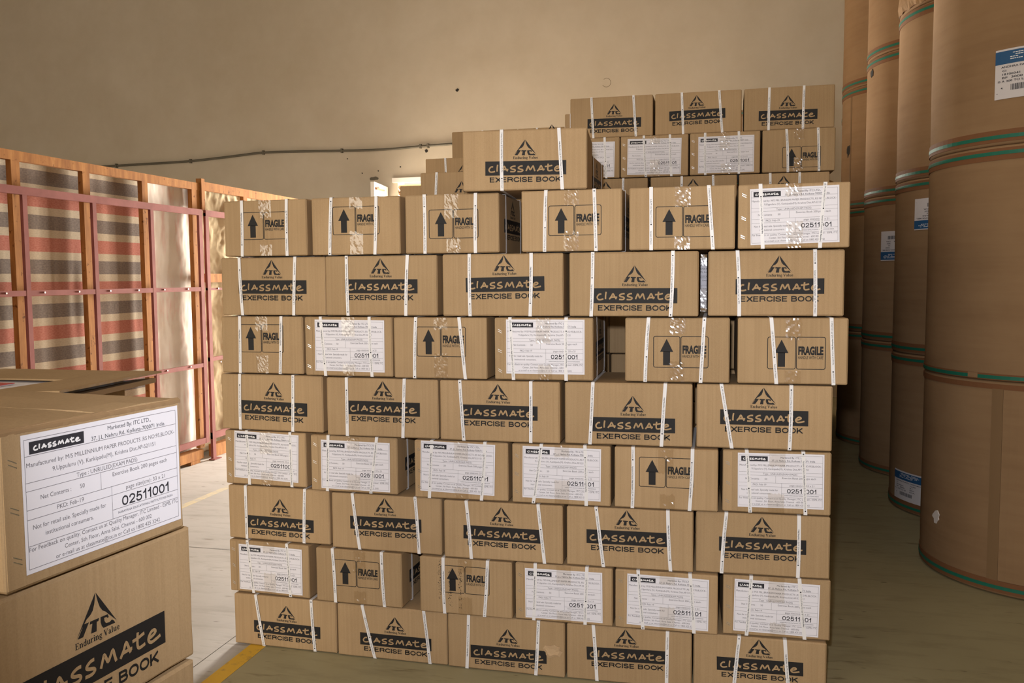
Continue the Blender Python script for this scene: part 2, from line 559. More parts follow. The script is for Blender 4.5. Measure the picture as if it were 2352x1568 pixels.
def strap_print(phase, flip):
    """recycling text that runs along a strap; x across, z along, 0..0.205"""
    mb = MB()
    H, x = 0.203, 0.004 + 0.0
    items = [('Segregate & Dispose', 0.044, 0.0), ('Help Recycling', 0.034, 0.02), ('|', 0.0008, 0), ('PP', 0.006, 0), ('|', 0.0008, 0), ('Dry Waste', 0.022, 0.006), ('|', 0.0008, 0), ('ITC Limited', 0.024, -0.004), ('*', 0.005, 0), (' ', 0.014, 0)]
    z = -phase
    i = 0
    def f(a, b):
        return (b, 0, -a) if not flip else (-b, 0, a)
    while z < H:
        s, w, b = items[i % len(items)]
        if z > 0.002 and z + w < H - 0.002 and s != ' ':
            z0 = z if not flip else z
            def fn(a, bb, z=z0):
                if flip:
                    return (-bb, 0, a)
                return (bb, 0, H - a)
            if s == '*':
                pts = [(z + 0.0025 + 0.0024 * math.cos(t * PI / 4), 0.0024 * math.sin(t * PI / 4)) for t in range(8)]
                mb.face([fn(a, c) for a, c in pts])
            else:
                put_text(mb, s, z, -0.0019, w, 0.0040, 0, 0, b, fn)
                if s == 'PP':
                    q = [(z - 0.009, -0.002), (z - 0.003, -0.002), (z - 0.006, 0.0026)]
                    for a_, b_ in ((0, 1), (1, 2), (2, 0)):
                        p0, p1 = Vector(q[a_]), Vector(q[b_])
                        d = (p1 - p0).normalized() * 0.0004
                        nrm = Vector((-d.y, d.x))
                        mb.face([fn(*(p0 + nrm)), fn(*(p1 + nrm)), fn(*(p1 - nrm)), fn(*(p0 - nrm))])
        z += w + (0.0026 if s != 'PP' else 0.0026)
        if s == '|' and items[(i + 1) % len(items)][0] == 'PP':
            z += 0.009
        i += 1
    return mb.mesh('strap_print', [DARK_INK])


# ---------------------------------------------------------------- the room
def room_mats():
    t = NT('plaster_wall', 0.9, 0.2)
    v = t.coord('Object')
    a = t.noise(v, 0.35, 5, 0.55)
    b = t.noise(v, 3.0, 6, 0.6)
    c = t.ramp(a, [(0.30, (0.52, 0.445, 0.335)), (0.70, (0.60, 0.525, 0.415))])
    c = t.mix(0.22, c, t.ramp(b, [(0.3, (0.42, 0.35, 0.25)), (0.7, (0.66, 0.59, 0.49))]))
    t.bump(b, 0.12, 0.02)
    wall = t.col(c)

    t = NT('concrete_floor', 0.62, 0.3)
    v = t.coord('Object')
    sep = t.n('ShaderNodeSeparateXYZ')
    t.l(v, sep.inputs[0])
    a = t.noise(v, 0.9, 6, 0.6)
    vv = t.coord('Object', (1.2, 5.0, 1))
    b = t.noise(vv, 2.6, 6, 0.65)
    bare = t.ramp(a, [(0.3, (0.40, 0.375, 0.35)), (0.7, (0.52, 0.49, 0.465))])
    shaded_tone = t.ramp(a, [(0.3, (0.275, 0.232, 0.125)), (0.7, (0.345, 0.295, 0.165))])  # olive concrete right of the line, the carton pile's shade put into its colour
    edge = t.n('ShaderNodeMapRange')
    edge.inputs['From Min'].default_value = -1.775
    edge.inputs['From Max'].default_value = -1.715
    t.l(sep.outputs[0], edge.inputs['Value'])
    c = t.mix(edge.outputs[0], bare, shaded_tone)
    st = t.ramp(b, [(0.28, (0.52, 0.48, 0.44)), (0.5, (1, 1, 1))])
    c = t.mix(0.45, c, st, 'MULTIPLY')
    sp = t.noise(t.coord('Object', (1.6, 6.5, 1)), 2.2, 3, 0.7)
    c = t.mix(1.0, c, t.ramp(sp, [(0.26, (0.55, 0.50, 0.44)), (0.38, (1, 1, 1))]), 'MULTIPLY')
    sq = t.noise(t.coord('Object', (3.0, 9.0, 1)), 3.1, 2, 0.6)
    c = t.mix(1.0, c, t.ramp(sq, [(0.24, (0.42, 0.38, 0.34)), (0.30, (1, 1, 1))]), 'MULTIPLY')
    t.bump(b, 0.08, 0.01)
    floor = t.col(c)

    t = NT('ceiling_sheet', 0.8, 0.2)
    ceil = t.col((0.30, 0.27, 0.23))
    return wall, floor, ceil


WALL, FLOOR, CEIL = room_mats()
YELLOW = NT('yellow_paint', 0.6, 0.3)
_v = YELLOW.coord('Object')
_a = YELLOW.noise(_v, 14, 5, 0.65)
YELLOW = YELLOW.col(YELLOW.ramp(_a, [(0.32, (0.30, 0.20, 0.06)), (0.46, (0.62, 0.36, 0.035))]))
YELLOW_OLD = NT('worn_yellow_paint', 0.7, 0.3)
_v = YELLOW_OLD.coord('Object')
_a = YELLOW_OLD.noise(_v, 9, 5, 0.65)
YELLOW_OLD = YELLOW_OLD.col(YELLOW_OLD.ramp(_a, [(0.35, (0.46, 0.43, 0.39)), (0.6, (0.62, 0.52, 0.33))]))
DARK = plain('dark_gap', (0.03, 0.026, 0.022), 0.9)
WHITE = plain('white_frame_paint', (0.78, 0.74, 0.68), 0.5)
RUST = plain('rusty_shutter', (0.36, 0.17, 0.08), 0.6)
PIPE = plain('grey_conduit', (0.13, 0.115, 0.085), 0.6)


def struct(name, mb, m, parent=None):
    o = mb.build(name, m, parent)
    if parent is None:
        o['kind'] = 'structure'
    return o


YB = 10.5
XR = 2.75
XL = -10.5
YF = -4.5
# floor: dark bed with two cast slabs and the joint between them
mb = MB()
mb.box((XL, YF, -0.10), (XR, YB, -0.03))
floor = struct('floor', mb, DARK)
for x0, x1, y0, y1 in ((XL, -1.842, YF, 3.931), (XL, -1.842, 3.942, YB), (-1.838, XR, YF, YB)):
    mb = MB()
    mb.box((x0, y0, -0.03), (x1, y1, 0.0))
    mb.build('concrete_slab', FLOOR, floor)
for x, w, m, y0, y1 in ((-1.708, 0.066, YELLOW, -2.0, 5.8), (-3.225, 0.055, YELLOW_OLD, 2.2, 9.5)):
    mb = MB()
    mb.box((x - w / 2, y0, 0.0002), (x + w / 2, y1, 0.0009))
    mb.build('painted_line', m, floor)
# back wall with the far door opening (jambs, lintel)
DX0, DX1, DZ = -4.02, -1.72, 2.645
mb = MB()
mb.box((XL, YB, 0), (DX0, YB + 0.23, 7.0))
mb.box((DX1, YB, 0), (XR, YB + 0.23, 7.0))
mb.box((DX0, YB, DZ), (DX1, YB + 0.23, 7.0))
wall_back = struct('wall_back', mb, WALL)
mb = MB()
mb.box((XR, YF, 0), (XR + 0.2, YB + 0.23, 7.0))
struct('wall_right', mb, WALL)
mb = MB()
mb.box((XL - 0.2, YF, 0), (XL, YB + 0.23, 7.0))
struct('wall_left', mb, WALL)
mb = MB()
mb.box((XL, YF - 0.2, 0), (-7.0, YF, 7.0))
mb.box((-2.8, YF - 0.2, 0), (XR, YF, 7.0))
mb.box((-7.0, YF - 0.2, 3.4), (-2.8, YF, 7.0))
struct('wall_front', mb, WALL)
mb = MB()
mb.box((XL - 0.2, YF, 7.0), (XR + 0.2, YB + 0.23, 7.15))
struct('ceiling', mb, CEIL)
# holes, ring mark and crack of the plaster
def blob(name, x, z, r, m, seed, sx=1.0):
    g = random.Random(seed)
    mb = MB()
    pts = [(x + sx * r * g.uniform(.6, 1.15) * math.cos(2 * PI * i / 11), z + r * g.uniform(.6, 1.15) * math.sin(2 * PI * i / 11)) for i in range(11)]
    mb.add([(a, YB - 0.004, b) for a, b in pts] + [(a, YB + 0.01, b) for a, b in pts], [tuple(range(10, -1, -1))] + [(i, (i + 1) % 11, 11 + (i + 1) % 11, 11 + i) for i in range(11)])
    return mb.build(name, m, wall_back)
blob('anchor_hole', -3.215, 3.71, 0.020, DARK, 1, 1.3)
blob('anchor_hole', -4.34, 2.665, 0.026, PIPE, 33, 2.6)
for x, z, r, s in ((-3.63, 2.985, 0.022, 4), (-4.28, 2.76, 0.008, 5), (-3.98, 2.80, 0.010, 6), (-4.50, 2.74, 0.009, 8), (-4.7, 2.93, 0.008, 9)):
    blob('anchor_hole', x, z, r, DARK, s, 1.2)
mb = MB()
for i in range(14):
    a0, a1 = math.radians(-150 + i * 20), math.radians(-130 + i * 20)
    p = [(-1.368 + rr * math.cos(a), YB - 0.003, 3.69 + rr * math.sin(a)) for a, rr in ((a0, 0.055), (a1, 0.055), (a1, 0.048), (a0, 0.048))]
    mb.face(p)
mb.build('ring_mark', plain('plaster_mark', (0.27, 0.22, 0.16), 0.9), wall_back)
# conduit on the back wall with saddle clips
cp = [(-8.6, 2.957), (-8.106, 2.967), (-7.5, 2.975), (-6.956, 2.985), (-6.3, 3.025), (-5.875, 3.053), (-5.3, 3.045), (-4.764, 3.031), (-4.2, 3.022), (-3.661, 3.042), (-3.313, 3.052), (-2.4, 3.06)]
ct = thing('conduit_pipe', 'thin grey conduit running almost level across the bare back wall', 'pipe', (0, 0, 0))
mb = MB()
mb.smooth = True
mb.tube([(x, YB - 0.022, z) for x, z in smooth_line(cp)], 0.015, 8)
mb.build('pipe', PIPE, ct)
for x, z in ((-8.106, 2.967), (-6.956, 2.985), (-5.875, 3.053), (-4.764, 3.031), (-3.70, 3.042), (-3.60, 3.045)):
    mb = MB()
    mb.box((x - 0.011, YB - 0.040, z - 0.026), (x + 0.011, YB - 0.001, z + 0.027))
    mb.build('saddle_clip', PIPE, ct)
# far door: white frame, jamb board, half lowered slatted shutter
dr = thing('far_door', 'white framed far doorway with a rusty slatted shutter, behind the boxes', 'door')
dr['kind'] = 'structure'
dr.name = 'door_1'
del dr['category']
mb = MB()
P0, P1 = Vector((-4.050, 9.80)), Vector((-4.135, 10.45))
q = Vector((-0.045, -0.006))
vs = [(*(p + o), z) for z in (0.015, 2.545) for p, o in ((P0, q * 0), (P1, q * 0), (P1, q), (P0, q))]
mb.add(vs, [(3, 2, 1, 0), (4, 5, 6, 7), (0, 1, 5, 4), (1, 2, 6, 5), (2, 3, 7, 6), (3, 0, 4, 7)])
mb.build('door_leaf', WHITE, dr)
mb = MB()
mb.box((-4.068, 9.84, 2.455), (-4.030, 10.08, 2.475))
mb.build('door_bolt', plain('rusty_bolt', (0.22, 0.09, 0.04), 0.7), dr)
mb = MB()
mb.box((-4.08, YB - 0.045, 2.600), (DX1 + 0.1, YB - 0.005, 2.66))
mb.build('door_head', WHITE, dr)
for i in range(6):
    z = 2.585 - i * 0.075
    mb = MB()
    mb.add([(DX0 + 0.004, YB + 0.06, z), (DX1 - 0.004, YB + 0.06, z), (DX1 - 0.004, YB + 0.02, z - 0.035), (DX0 + 0.004, YB + 0.02, z - 0.035),
            (DX0 + 0.004, YB + 0.06, z - 0.070), (DX1 - 0.004, YB + 0.06, z - 0.070)], [(0, 3, 2, 1), (3, 4, 5, 2), (0, 1, 5, 4)])
    mb.build('shutter_slat', RUST, dr)

# ---------------------------------------------------------------- partition: steel frames, timber studs, tarps
def wood_mat():
    t = NT('raw_timber', 0.85, 0.1)
    v = t.coord('Object', (14, 14, 2))
    a = t.noise(v, 2.2, 5, 0.6)
    c = t.ramp(a, [(0.25, (0.22, 0.086, 0.026)), (0.6, (0.38, 0.168, 0.052)), (0.8, (0.46, 0.225, 0.08))])
    b = t.noise(t.coord('Object'), 30, 2)
    c = t.mix(1.0, c, t.ramp(b, [(0.25, (0.35, 0.28, 0.25)), (0.36, (1, 1, 1))]), 'MULTIPLY')
    return t.col(c)


def paint_steel():
    t = NT('red_oxide_steel', 0.8, 0.1)
    a = t.noise(t.coord('Object'), 6, 5, 0.6)
    return t.col(t.ramp(a, [(0.3, (0.20, 0.066, 0.056)), (0.7, (0.28, 0.100, 0.088))]))


def stripe_mat():
    """woven tarp: red, cream and slate stripes across, period about 0.225 m"""
    t = NT('striped_tarp', 0.95, 0.03)
    v = t.coord('Object')
    sep = t.n('ShaderNodeSeparateXYZ')
    t.l(v, sep.inputs[0])
    md = t.n('ShaderNodeMath', _operation='WRAP')
    md.inputs[1].default_value = 0.264
    md.inputs[2].default_value = 0.0
    of = t.n('ShaderNodeMath', _operation='ADD')
    of.inputs[1].default_value = -0.114
    t.l(sep.outputs[2], of.inputs[0])
    t.l(of.outputs[0], md.inputs[0])
    dv = t.n('ShaderNodeMath', _operation='DIVIDE')
    dv.inputs[1].default_value = 0.264
    t.l(md.outputs[0], dv.inputs[0])
    nd = t.n('ShaderNodeValToRGB')
    nd.color_ramp.interpolation = 'CONSTANT'
    cr, red, slate = (0.54, 0.45, 0.33), (0.46, 0.125, 0.09), (0.155, 0.125, 0.115)
    stops = [(0.0, slate), (0.32, cr), (0.50, red), (0.82, cr)]
    e = nd.color_ramp.elements
    while len(e) < 4:
        e.new(0.5)
    for k, (p, c) in enumerate(stops):
        e[k].position = p
        e[k].color = (*c, 1)
    t.l(dv.outputs[0], nd.inputs[0])
    wv = t.noise(t.coord('Object', (1, 60, 160)), 1.0, 2)
    c = t.mix(0.25, nd.outputs[0], t.ramp(wv, [(0.3, (0.2, 0.17, 0.15)), (0.7, (0.6, 0.5, 0.4))]))
    return t.col(c)


def cloth_mat(name, c0, c1, stain=None):
    t = NT(name, 0.95, 0.03)
    a = t.noise(t.coord('Object', (1, 1, 0.6)), 5, 5, 0.6)
    c = t.ramp(a, [(0.3, c0), (0.7, c1)])
    if stain:
        b = t.noise(t.coord('Object', (1, 9, 2.2)), 1.3, 4, 0.6)
        c = t.mix(t.ramp(b, [(0.52, (0, 0, 0)), (0.68, (0.7, 0.7, 0.7))]), c, stain)
    return t.col(c)


WOOD, OXIDE, STRIPE = wood_mat(), paint_steel(), stripe_mat()
PALE = cloth_mat('pale_tarp', (0.70, 0.64, 0.57), (0.80, 0.74, 0.67), (0.72, 0.46, 0.42))
BEIGE = cloth_mat('beige_tarp', (0.48, 0.385, 0.25), (0.60, 0.50, 0.34))
XP = -3.837


def member(name, a, b, m, parent):
    mb = MB()
    mb.box(a, b)
    return mb.build(name, m, parent)


def steel_panel(label, y0, y1, posts, rails, foot):
    t = thing('steel_frame_panel', label, 'frame', (XP, (y0 + y1) / 2, 0), 0, 'red oxide steel partition panels')
    oy = -(y0 + y1) / 2
    for z0, z1 in rails:
        member('rail', (-0.020, y0 + oy, z0), (0.003 if z0 > 1.5 else -0.001, y1 + oy, z1), OXIDE, t)
    for a, b, z0, z1 in posts:
        member('post', (-0.020, a + oy, z0), (0.0, b + oy, z1), OXIDE, t)
    for f in foot:
        member('foot_plate', (-0.022, f + oy - 0.05, 0.0015), (0.03, f + oy + 0.05, 0.008), OXIDE, t)
    for z in (1.325, 0.75):
        for k in range(int((y1 - y0) / 0.28)):
            yy = y0 + oy + 0.14 + k * 0.28
            mb = MB()
            mb.tube([(-0.002, yy, z), (0.006, yy, z)], 0.006, 6)
            mb.build('bolt', STEEL, t)
    return t


RL = [(1.877, 1.922), (1.307, 1.338), (0.730, 0.760), (0.145, 0.188)]
PP = [(y, y + 0.033, 0.145, 1.90) for y in (3.045, 3.60, 4.160, 4.722, 5.290)] + [(5.862, 5.905, 0.145, 1.90)]
steel_panel('dark red steel frame panel with rails and uprights in front of the striped tarp', 2.75, 5.905, PP, RL, [])
PR = [(5.948, 5.990, 0.008, 1.90), (6.55, 6.585, 0.16, 1.90), (7.15, 7.185, 0.16, 1.90), (7.75, 7.79, 0.008, 1.90)]
steel_panel('dark red steel frame panel beyond the foot post, in front of the crumpled beige tarp', 5.948, 7.79, PR, [(1.877, 1.922), (1.312, 1.330), (0.765, 0.795), (0.16, 0.21)], [5.968, 7.77])
# bolts and hooks that stick out of the end post
wf = thing('timber_stud_frame', 'rough orange timber stud frame with a top beam, behind the dark red steel panels', 'frame', (-3.9125, 5.5, 0))
member('top_beam', (-0.018, -2.9, 2.073), (0.018, 0.475, 2.128), WOOD, wf)
member('top_beam', (-0.018, 0.525, 2.082), (0.016, 3.6, 2.146), WOOD, wf)
for y, w in ((3.03, .062), (3.59, .062), (4.150, .062), (4.715, .062), (5.288, .060), (5.868, .060)):
    member('stud', (-0.0175, y - 5.5, 0.10), (0.0175, y + w - 5.5, 2.073), WOOD, wf)
member('stud', (-0.017, 5.932 - 5.5, 1.925), (0.016, 5.972 - 5.5, 2.073), WOOD, wf)
member('stud', (-0.017, 5.978 - 5.5, 1.925), (0.030, 6.020 - 5.5, 2.165), WOOD, wf)
for y in (6.60, 7.2, 7.80):
    member('stud', (-0.0175, y - 5.5, 0.10), (0.0165, y + .06 - 5.5, 2.082), WOOD, wf)
member('cross_rail', (-0.012, 0.525, 1.372), (0.012, 2.28, 1.440), WOOD, wf)
member('sill', (-0.03, -2.9, 0.030), (0.048, 0.36, 0.098), WOOD, wf)
member('sill', (-0.03, 0.55, 0.0015), (0.03, 3.6, 0.098), WOOD, wf)
for y in (-2.4, -0.9, 0.2):
    member('packer', (-0.03, y, 0.0015), (0.045, y + 0.12, 0.030), WOOD, wf)


def tarp(name, label, y0, y1, z0, z1, x, m, amp, ny, nz, seed, crumple=0.0):
    g = random.Random(seed)
    ph = [(g.uniform(14, 60), g.uniform(0, 6.3), g.uniform(-5, 5)) for _ in range(6)]
    vs = []
    for j in range(nz + 1):
        for i in range(ny + 1):
            y = y0 + (y1 - y0) * i / ny
            z = z0 + (z1 - z0) * j / nz
            env = max(0.12, 0.5 + 0.7 * noise.noise((y * 1.7 + seed, z * 1.9, 0.3)))
            d = sum(math.sin(f * y + p + s * z) for f, p, s in ph) / 6 * amp * env
            if crumple:
                q = Vector((y * 4.0, z * 4.0, seed))
                d += crumple * (noise.noise(q) + 0.6 * abs(noise.noise(q * 2.3)) + 0.35 * abs(noise.noise(q * 5.1)))
            vs.append((d, y - (y0 + y1) / 2, z))
    mb = MB()
    mb.smooth = True
    mb.add(vs, [(j * (ny + 1) + i, j * (ny + 1) + i + 1, (j + 1) * (ny + 1) + i + 1, (j + 1) * (ny + 1) + i) for j in range(nz) for i in range(ny)])
    o = mb.build(name, m)
    o.location = (x, (y0 + y1) / 2, 0)
    sd = o.modifiers.new('thickness', 'SOLIDIFY')
    sd.thickness = 0.002
    return tag(o, label, 'tarp')


tarp('striped_tarp', 'red, cream and slate striped tarp hung behind the dark red steel uprights', 2.62, 5.345, 0.05, 2.11, -3.960, STRIPE, 0.010, 420, 90, 3)
tarp('pale_tarp', 'pale pink-stained tarp in the bay beside the foot post', 5.352, 5.93, 0.05, 2.11, -3.960, PALE, 0.008, 110, 90, 5, 0.008)
tarp('beige_tarp', 'crumpled sunlit beige tarp in the bay beyond the foot post', 6.02, 7.86, 0.03, 2.10, -4.005, BEIGE, 0.008, 150, 150, 8, 0.030)

# ---------------------------------------------------------------- paper reels
def kraft_wrap():
    t = NT('kraft_wrapper', 0.85, 0.06)
    v = t.coord('Object', (1, 1, 1), True)
    a = t.noise(v, 2.2, 5, 0.6)
    hz = t.noise(t.coord('Object', (1.2, 1.2, 16), True), 1.6, 4, 0.6)
    c = t.ramp(a, [(0.3, (0.245, 0.145, 0.074)), (0.7, (0.305, 0.188, 0.098))])
    c = t.mix(0.16, c, t.ramp(hz, [(0.3, (0.17, 0.105, 0.055)), (0.6, (0.31, 0.205, 0.112))]))
    t.bump(hz, 0.05, 0.006)
    return t.col(c)


KRAFT = kraft_wrap()
EDGE_TAPE = plain('brown_edge_tape', (0.185, 0.082, 0.036), 0.7, 0.15)
GREEN = plain('green_strapping', (0.012, 0.135, 0.085), 0.5, 0.3)
LAB_WHITE = NT('reel_label_paper', 0.6).col((0.60, 0.56, 0.56))
LAB_BLUE = NT('reel_label_blue', 0.55).col((0.02, 0.085, 0.20))
TORN = plain('torn_white_paper', (0.66, 0.60, 0.55), 0.9)
RR = 0.53


def cyl_patch(mb, a0, a1, z0, z1, r, n=10, mi=0, thick=0.0008):
    A = [math.radians(a0 + (a1 - a0) * i / n) for i in range(n + 1)]
    vs = []
    for rr in (r + thick, r - 0.002):
        for z in (z0, z1):
            vs += [(rr * math.cos(a), rr * math.sin(a), z) for a in A]
    m = n + 1
    fs = [(i, i + 1, m + i + 1, m + i) for i in range(n)]
    fs += [(m + i, m + i + 1, 3 * m + i + 1, 3 * m + i) for i in range(n)]
    fs += [(2 * m + i, 2 * m + i + 1, i + 1, i) for i in range(n)]
    fs += [(0, m, 3 * m, 2 * m), (n, 2 * m + n, 3 * m + n, m + n)]
    mb.add(vs, fs, mi)


def ring(z0, z1, r0, r1, n=96):
    mb = MB()
    vs = []
    for i in range(n):
        c, s = math.cos(2 * PI * i / n), math.sin(2 * PI * i / n)
        vs += [(r0 * c, r0 * s, z0), (r1 * c, r1 * s, z0), (r1 * c, r1 * s, z1), (r0 * c, r0 * s, z1)]
    fs = []
    for i in range(n):
        a, b = 4 * i, 4 * ((i + 1) % n)
        for k in range(4):
            fs.append((a + k, b + k, b + (k + 1) % 4, a + (k + 1) % 4))
    mb.smooth = False
    mb.add(vs, fs)
    return mb


def reel_body(h, seed):
    g = random.Random(seed)
    n = 128
    prof = [(0.0, 0.0), (RR - 0.012, 0.0), (RR - 0.003, 0.004), (RR, 0.014)]
    k = 12
    prof += [(RR, 0.014 + (h - 0.028) * i / k) for i in range(1, k)]
    prof += [(RR, h - 0.014), (RR - 0.003, h - 0.004), (RR - 0.012, h), (0.0, h)]
    vs = []
    for r, z in prof:
        for i in range(n):
            a = 2 * PI * i / n
            d = 0.0025 * noise.noise((3 * math.cos(a), 3 * math.sin(a), z * 2.5 + seed)) if r == RR else 0
            vs.append(((r + d) * math.cos(a), (r + d) * math.sin(a), z))
    mb = MB()
    mb.smooth = True
    mb.add(vs, [(j * n + i, j * n + (i + 1) % n, (j + 1) * n + (i + 1) % n, (j + 1) * n + i) for j in range(len(prof) - 1) for i in range(n)])
    return mb


_reel = {}
JOINT = [0.0015, 0.930, 1.930, 2.895, 3.87]
COLS = [(1.482, 4.500), (1.535, 5.640), (1.520, 6.745), (1.490, 7.850), (0.350, 8.790), (1.625, 8.960), (0.105, 5.500), (0.150, 6.600), (0.200, 7.690)]  # stacks past the fourth are added out of sight to block far-door light
ORD = ['nearest', 'second nearest', 'third nearest', 'fourth nearest', 'added light-blocking aisle-end', 'added light-blocking fifth nearest', 'first unseen light-blocking', 'second unseen light-blocking', 'third unseen light-blocking']
LEV = ['on the floor', 'second up from the floor', 'third up from the floor', 'on top, fourth up']


def reel(ci, k, extra=''):
    x, y = COLS[ci]
    z0, z1 = JOINT[k] + 0.0006, JOINT[k + 1] - 0.0006
    h = z1 - z0
    t = thing('paper_reel', f'kraft paper reel, {ORD[ci]} stack, {LEV[k]}{extra}', 'paper reel', (x, y, z0), 0, 'stacked kraft paper reels')
    key = round(h, 3)
    if key not in _reel:
        _reel[key] = (reel_body(h, len(_reel) + 2).mesh('reel_wrapper', KRAFT),)
    link('wrapper', _reel[key][0], t)
    for end, za, zb, ga in (('low', 0.012, 0.062, 0.026), ('top', h - 0.062, h - 0.012, h - 0.040)):
        if ci == 0 and k == 1 and end == 'low':
            za, zb, ga = 0.004, 0.030, 0.008
        if ci == 0 and k == 0 and end == 'top':
            za, zb, ga = h - 0.034, h - 0.012, None
        ring(za, zb, RR - 0.006, RR + 0.0034).build('edge_tape', EDGE_TAPE, t)
        if ga:
            ring(ga, ga + 0.015, RR - 0.006, RR + 0.0052).build('green_strip', GREEN, t)
    return t


def reel_label(t, a0, a1, z0, z1, flip, text=True):
    """delivery sheet pasted on the round face: blue header, lines of print and a bar code"""
    mb = MB()
    cyl_patch(mb, a0, a1, z0, z1, RR + 0.0034, 12)
    lab = mb.build('reel_label', LAB_WHITE, t)
    hb = (z1 - z0) * 0.30
    b0, b1 = (z0 + 0.006, z0 + hb) if flip else (z1 - hb, z1 - 0.008)
    mb = MB()
    cyl_patch(mb, a0, a1, b0, b1, RR + 0.0044, 12)
    mb.build('blue_header', LAB_BLUE, lab)
    W_ = math.radians(a1 - a0) * RR
    Hh = z1 - z0
    mb = MB()
    def fn(u, v, rr=RR + 0.0054):
        if flip:
            u, v = W_ - u, Hh - v
        a = math.radians(a0) + u / RR
        return (rr * math.cos(a), rr * math.sin(a), z0 + v)
    rows = [('ANDHRA PAPETA PAPER MILL', .10, .95, .62), ('CI', .12, .18, .545), ('TARE', .62, .80, .545), ('18100341', .12, .40, .475), ('31', .62, .70, .475), ('BF  3000', .12, .44, .405), ('NEW', .62, .76, .405), ('IS A 300 TO LR', .05, .50, .335), ('DIA', .62, .78, .335), ('4', .10, .13, .20)]
    for s, u0, u1, v in rows:
        put_text(mb, s, u0 * W_, v * Hh, (u1 - u0) * W_, 0.038 * Hh, 0, 0, 0.012, fn)
    g = random.Random(4)
    u = 0.26 * W_
    while u < 0.70 * W_:
        w = g.choice([0.0012, 0.0022, 0.0034])
        mb.face([fn(u, .16 * Hh), fn(u + w, .16 * Hh), fn(u + w, .28 * Hh), fn(u, .28 * Hh)])
        u += w + g.choice([0.0012, 0.0022])
    mb.face([fn(.03 * W_, .115 * Hh), fn(.97 * W_, .115 * Hh), fn(.97 * W_, .120 * Hh), fn(.03 * W_, .120 * Hh)])
    for v, a, b in ((.90, .28, .86), (.86, .32, .90), (.82, .24, .84), (.78, .24, .70)):
        n = 14
        for i in range(n):
            if g.random() < 0.82:
                ua, ub = a + (b - a) * i / n, a + (b - a) * (i + 0.8) / n
                mb.face([fn(ua * W_, v * Hh), fn(ub * W_, v * Hh), fn(ub * W_, (v + .016) * Hh), fn(ua * W_, (v + .016) * Hh)], 1)
    mb.build('label_print', [DARK_INK, WHITE_INK], lab)
    return lab


def reel_spot(t, name, a, z, r, m, seed, sz=1.0):
    g = random.Random(seed)
    mb = MB()
    n = 13
    P = [(r * g.uniform(.55, 1.2) * math.cos(2 * PI * i / n), sz * r * g.uniform(.55, 1.2) * math.sin(2 * PI * i / n)) for i in range(n)]
    A = math.radians(a)
    vs = [((RR + 0.0042) * math.cos(A + u / RR), (RR + 0.0042) * math.sin(A + u / RR), z + v) for u, v in P]
    vs += [((RR - 0.004) * math.cos(A + u / RR), (RR - 0.004) * math.sin(A + u / RR), z + v) for u, v in P]
    mb.add(vs, [tuple(range(n))] + [(i, n + i, n + (i + 1) % n, (i + 1) % n) for i in range(n)])
    return mb.build(name, m, t)


reels = {}
for ci in range(9):
    for k in range(2 if ci > 5 else 3 if ci in (0, 4, 5) else 4):
        ex = {(0, 0): ', torn white near its foot', (0, 2): ', blue and white label at right', (1, 1): ', white label upside down'}.get((ci, k), '')
        reels[ci, k] = reel(ci, k, ex)
reel_label(reels[0, 2], -134.6, -108, 2.118 - 1.93, 2.322 - 1.93, False)
reel_label(reels[1, 1], -153.5, -120, 1.640 - 0.93, 1.815 - 0.93, True)
reel_label(reels[1, 0], -169, -141, 0.065, 0.235, False)
reel_label(reels[2, 1], -150, -126, 1.485 - 0.93, 1.685 - 0.93, True)
# seam tape down the floor reel, torn patch, tear holes, folded wrapper
mb = MB()
cyl_patch(mb, -131.5, -126.6, 0.062, 0.895, RR + 0.0026, 4)
SEAM = plain('seam_paper_tape', (0.205, 0.122, 0.058), 0.6, 0.2)
mb.build('seam_tape', SEAM, reels[0, 0])
mb = MB()
cyl_patch(mb, -126.4, -100, 0.064, 0.893, RR + 0.0012, 8)
mb.build('overlap_sheet', KRAFT, reels[0, 0])
reel_spot(reels[0, 0], 'torn_patch', -162.5, 0.262, 0.030, TORN, 21, 1.15)
mb = MB()
cyl_patch(mb, -143.5, -138.5, 0.008, 0.030, RR + 0.0052, 3)
mb.build('bare_patch', KRAFT, reels[0, 1])
reel_spot(reels[2, 2], 'tear_hole', -168, 2.795 - 1.93, 0.026, DARK, 3, 1.1)
reel_spot(reels[3, 2], 'tear_hole', -161, 2.40 - 1.93, 0.030, DARK, 5, 1.6)
mb = MB()
cyl_patch(mb, -158.5, -156.6, 0.06, 0.90, RR + 0.0022, 2)
mb.build('seam_tape', SEAM, reels[3, 2])
# crumpled lower hem of the wrapper on the second stack's top reel
mb = MB()
n = 26
g = random.Random(11)
vs = []
for i in range(n + 1):
    a = math.radians(-185 + 62 * i / n)
    for z, d in ((0.16, 0.001), (0.10, 0.010), (0.052 + 0.008 * math.sin(i * 0.9), 0.014), (0.010 + 0.006 * math.sin(i * 1.3), 0.006)):
        rr = RR + d + (0.003 * g.uniform(-1, 1) if z < 0.15 else 0)
        vs.append((rr * math.cos(a), rr * math.sin(a), z))
mb.add(vs, [(4 * i + k, 4 * i + k + 1, 4 * i + 5 + k, 4 * i + 4 + k) for i in range(n) for k in range(3)])
mb.build('crumpled_hem', KRAFT, reels[1, 3])

# ---------------------------------------------------------------- cartons
LL, WW, HH = 0.4235, 0.3385, 0.21


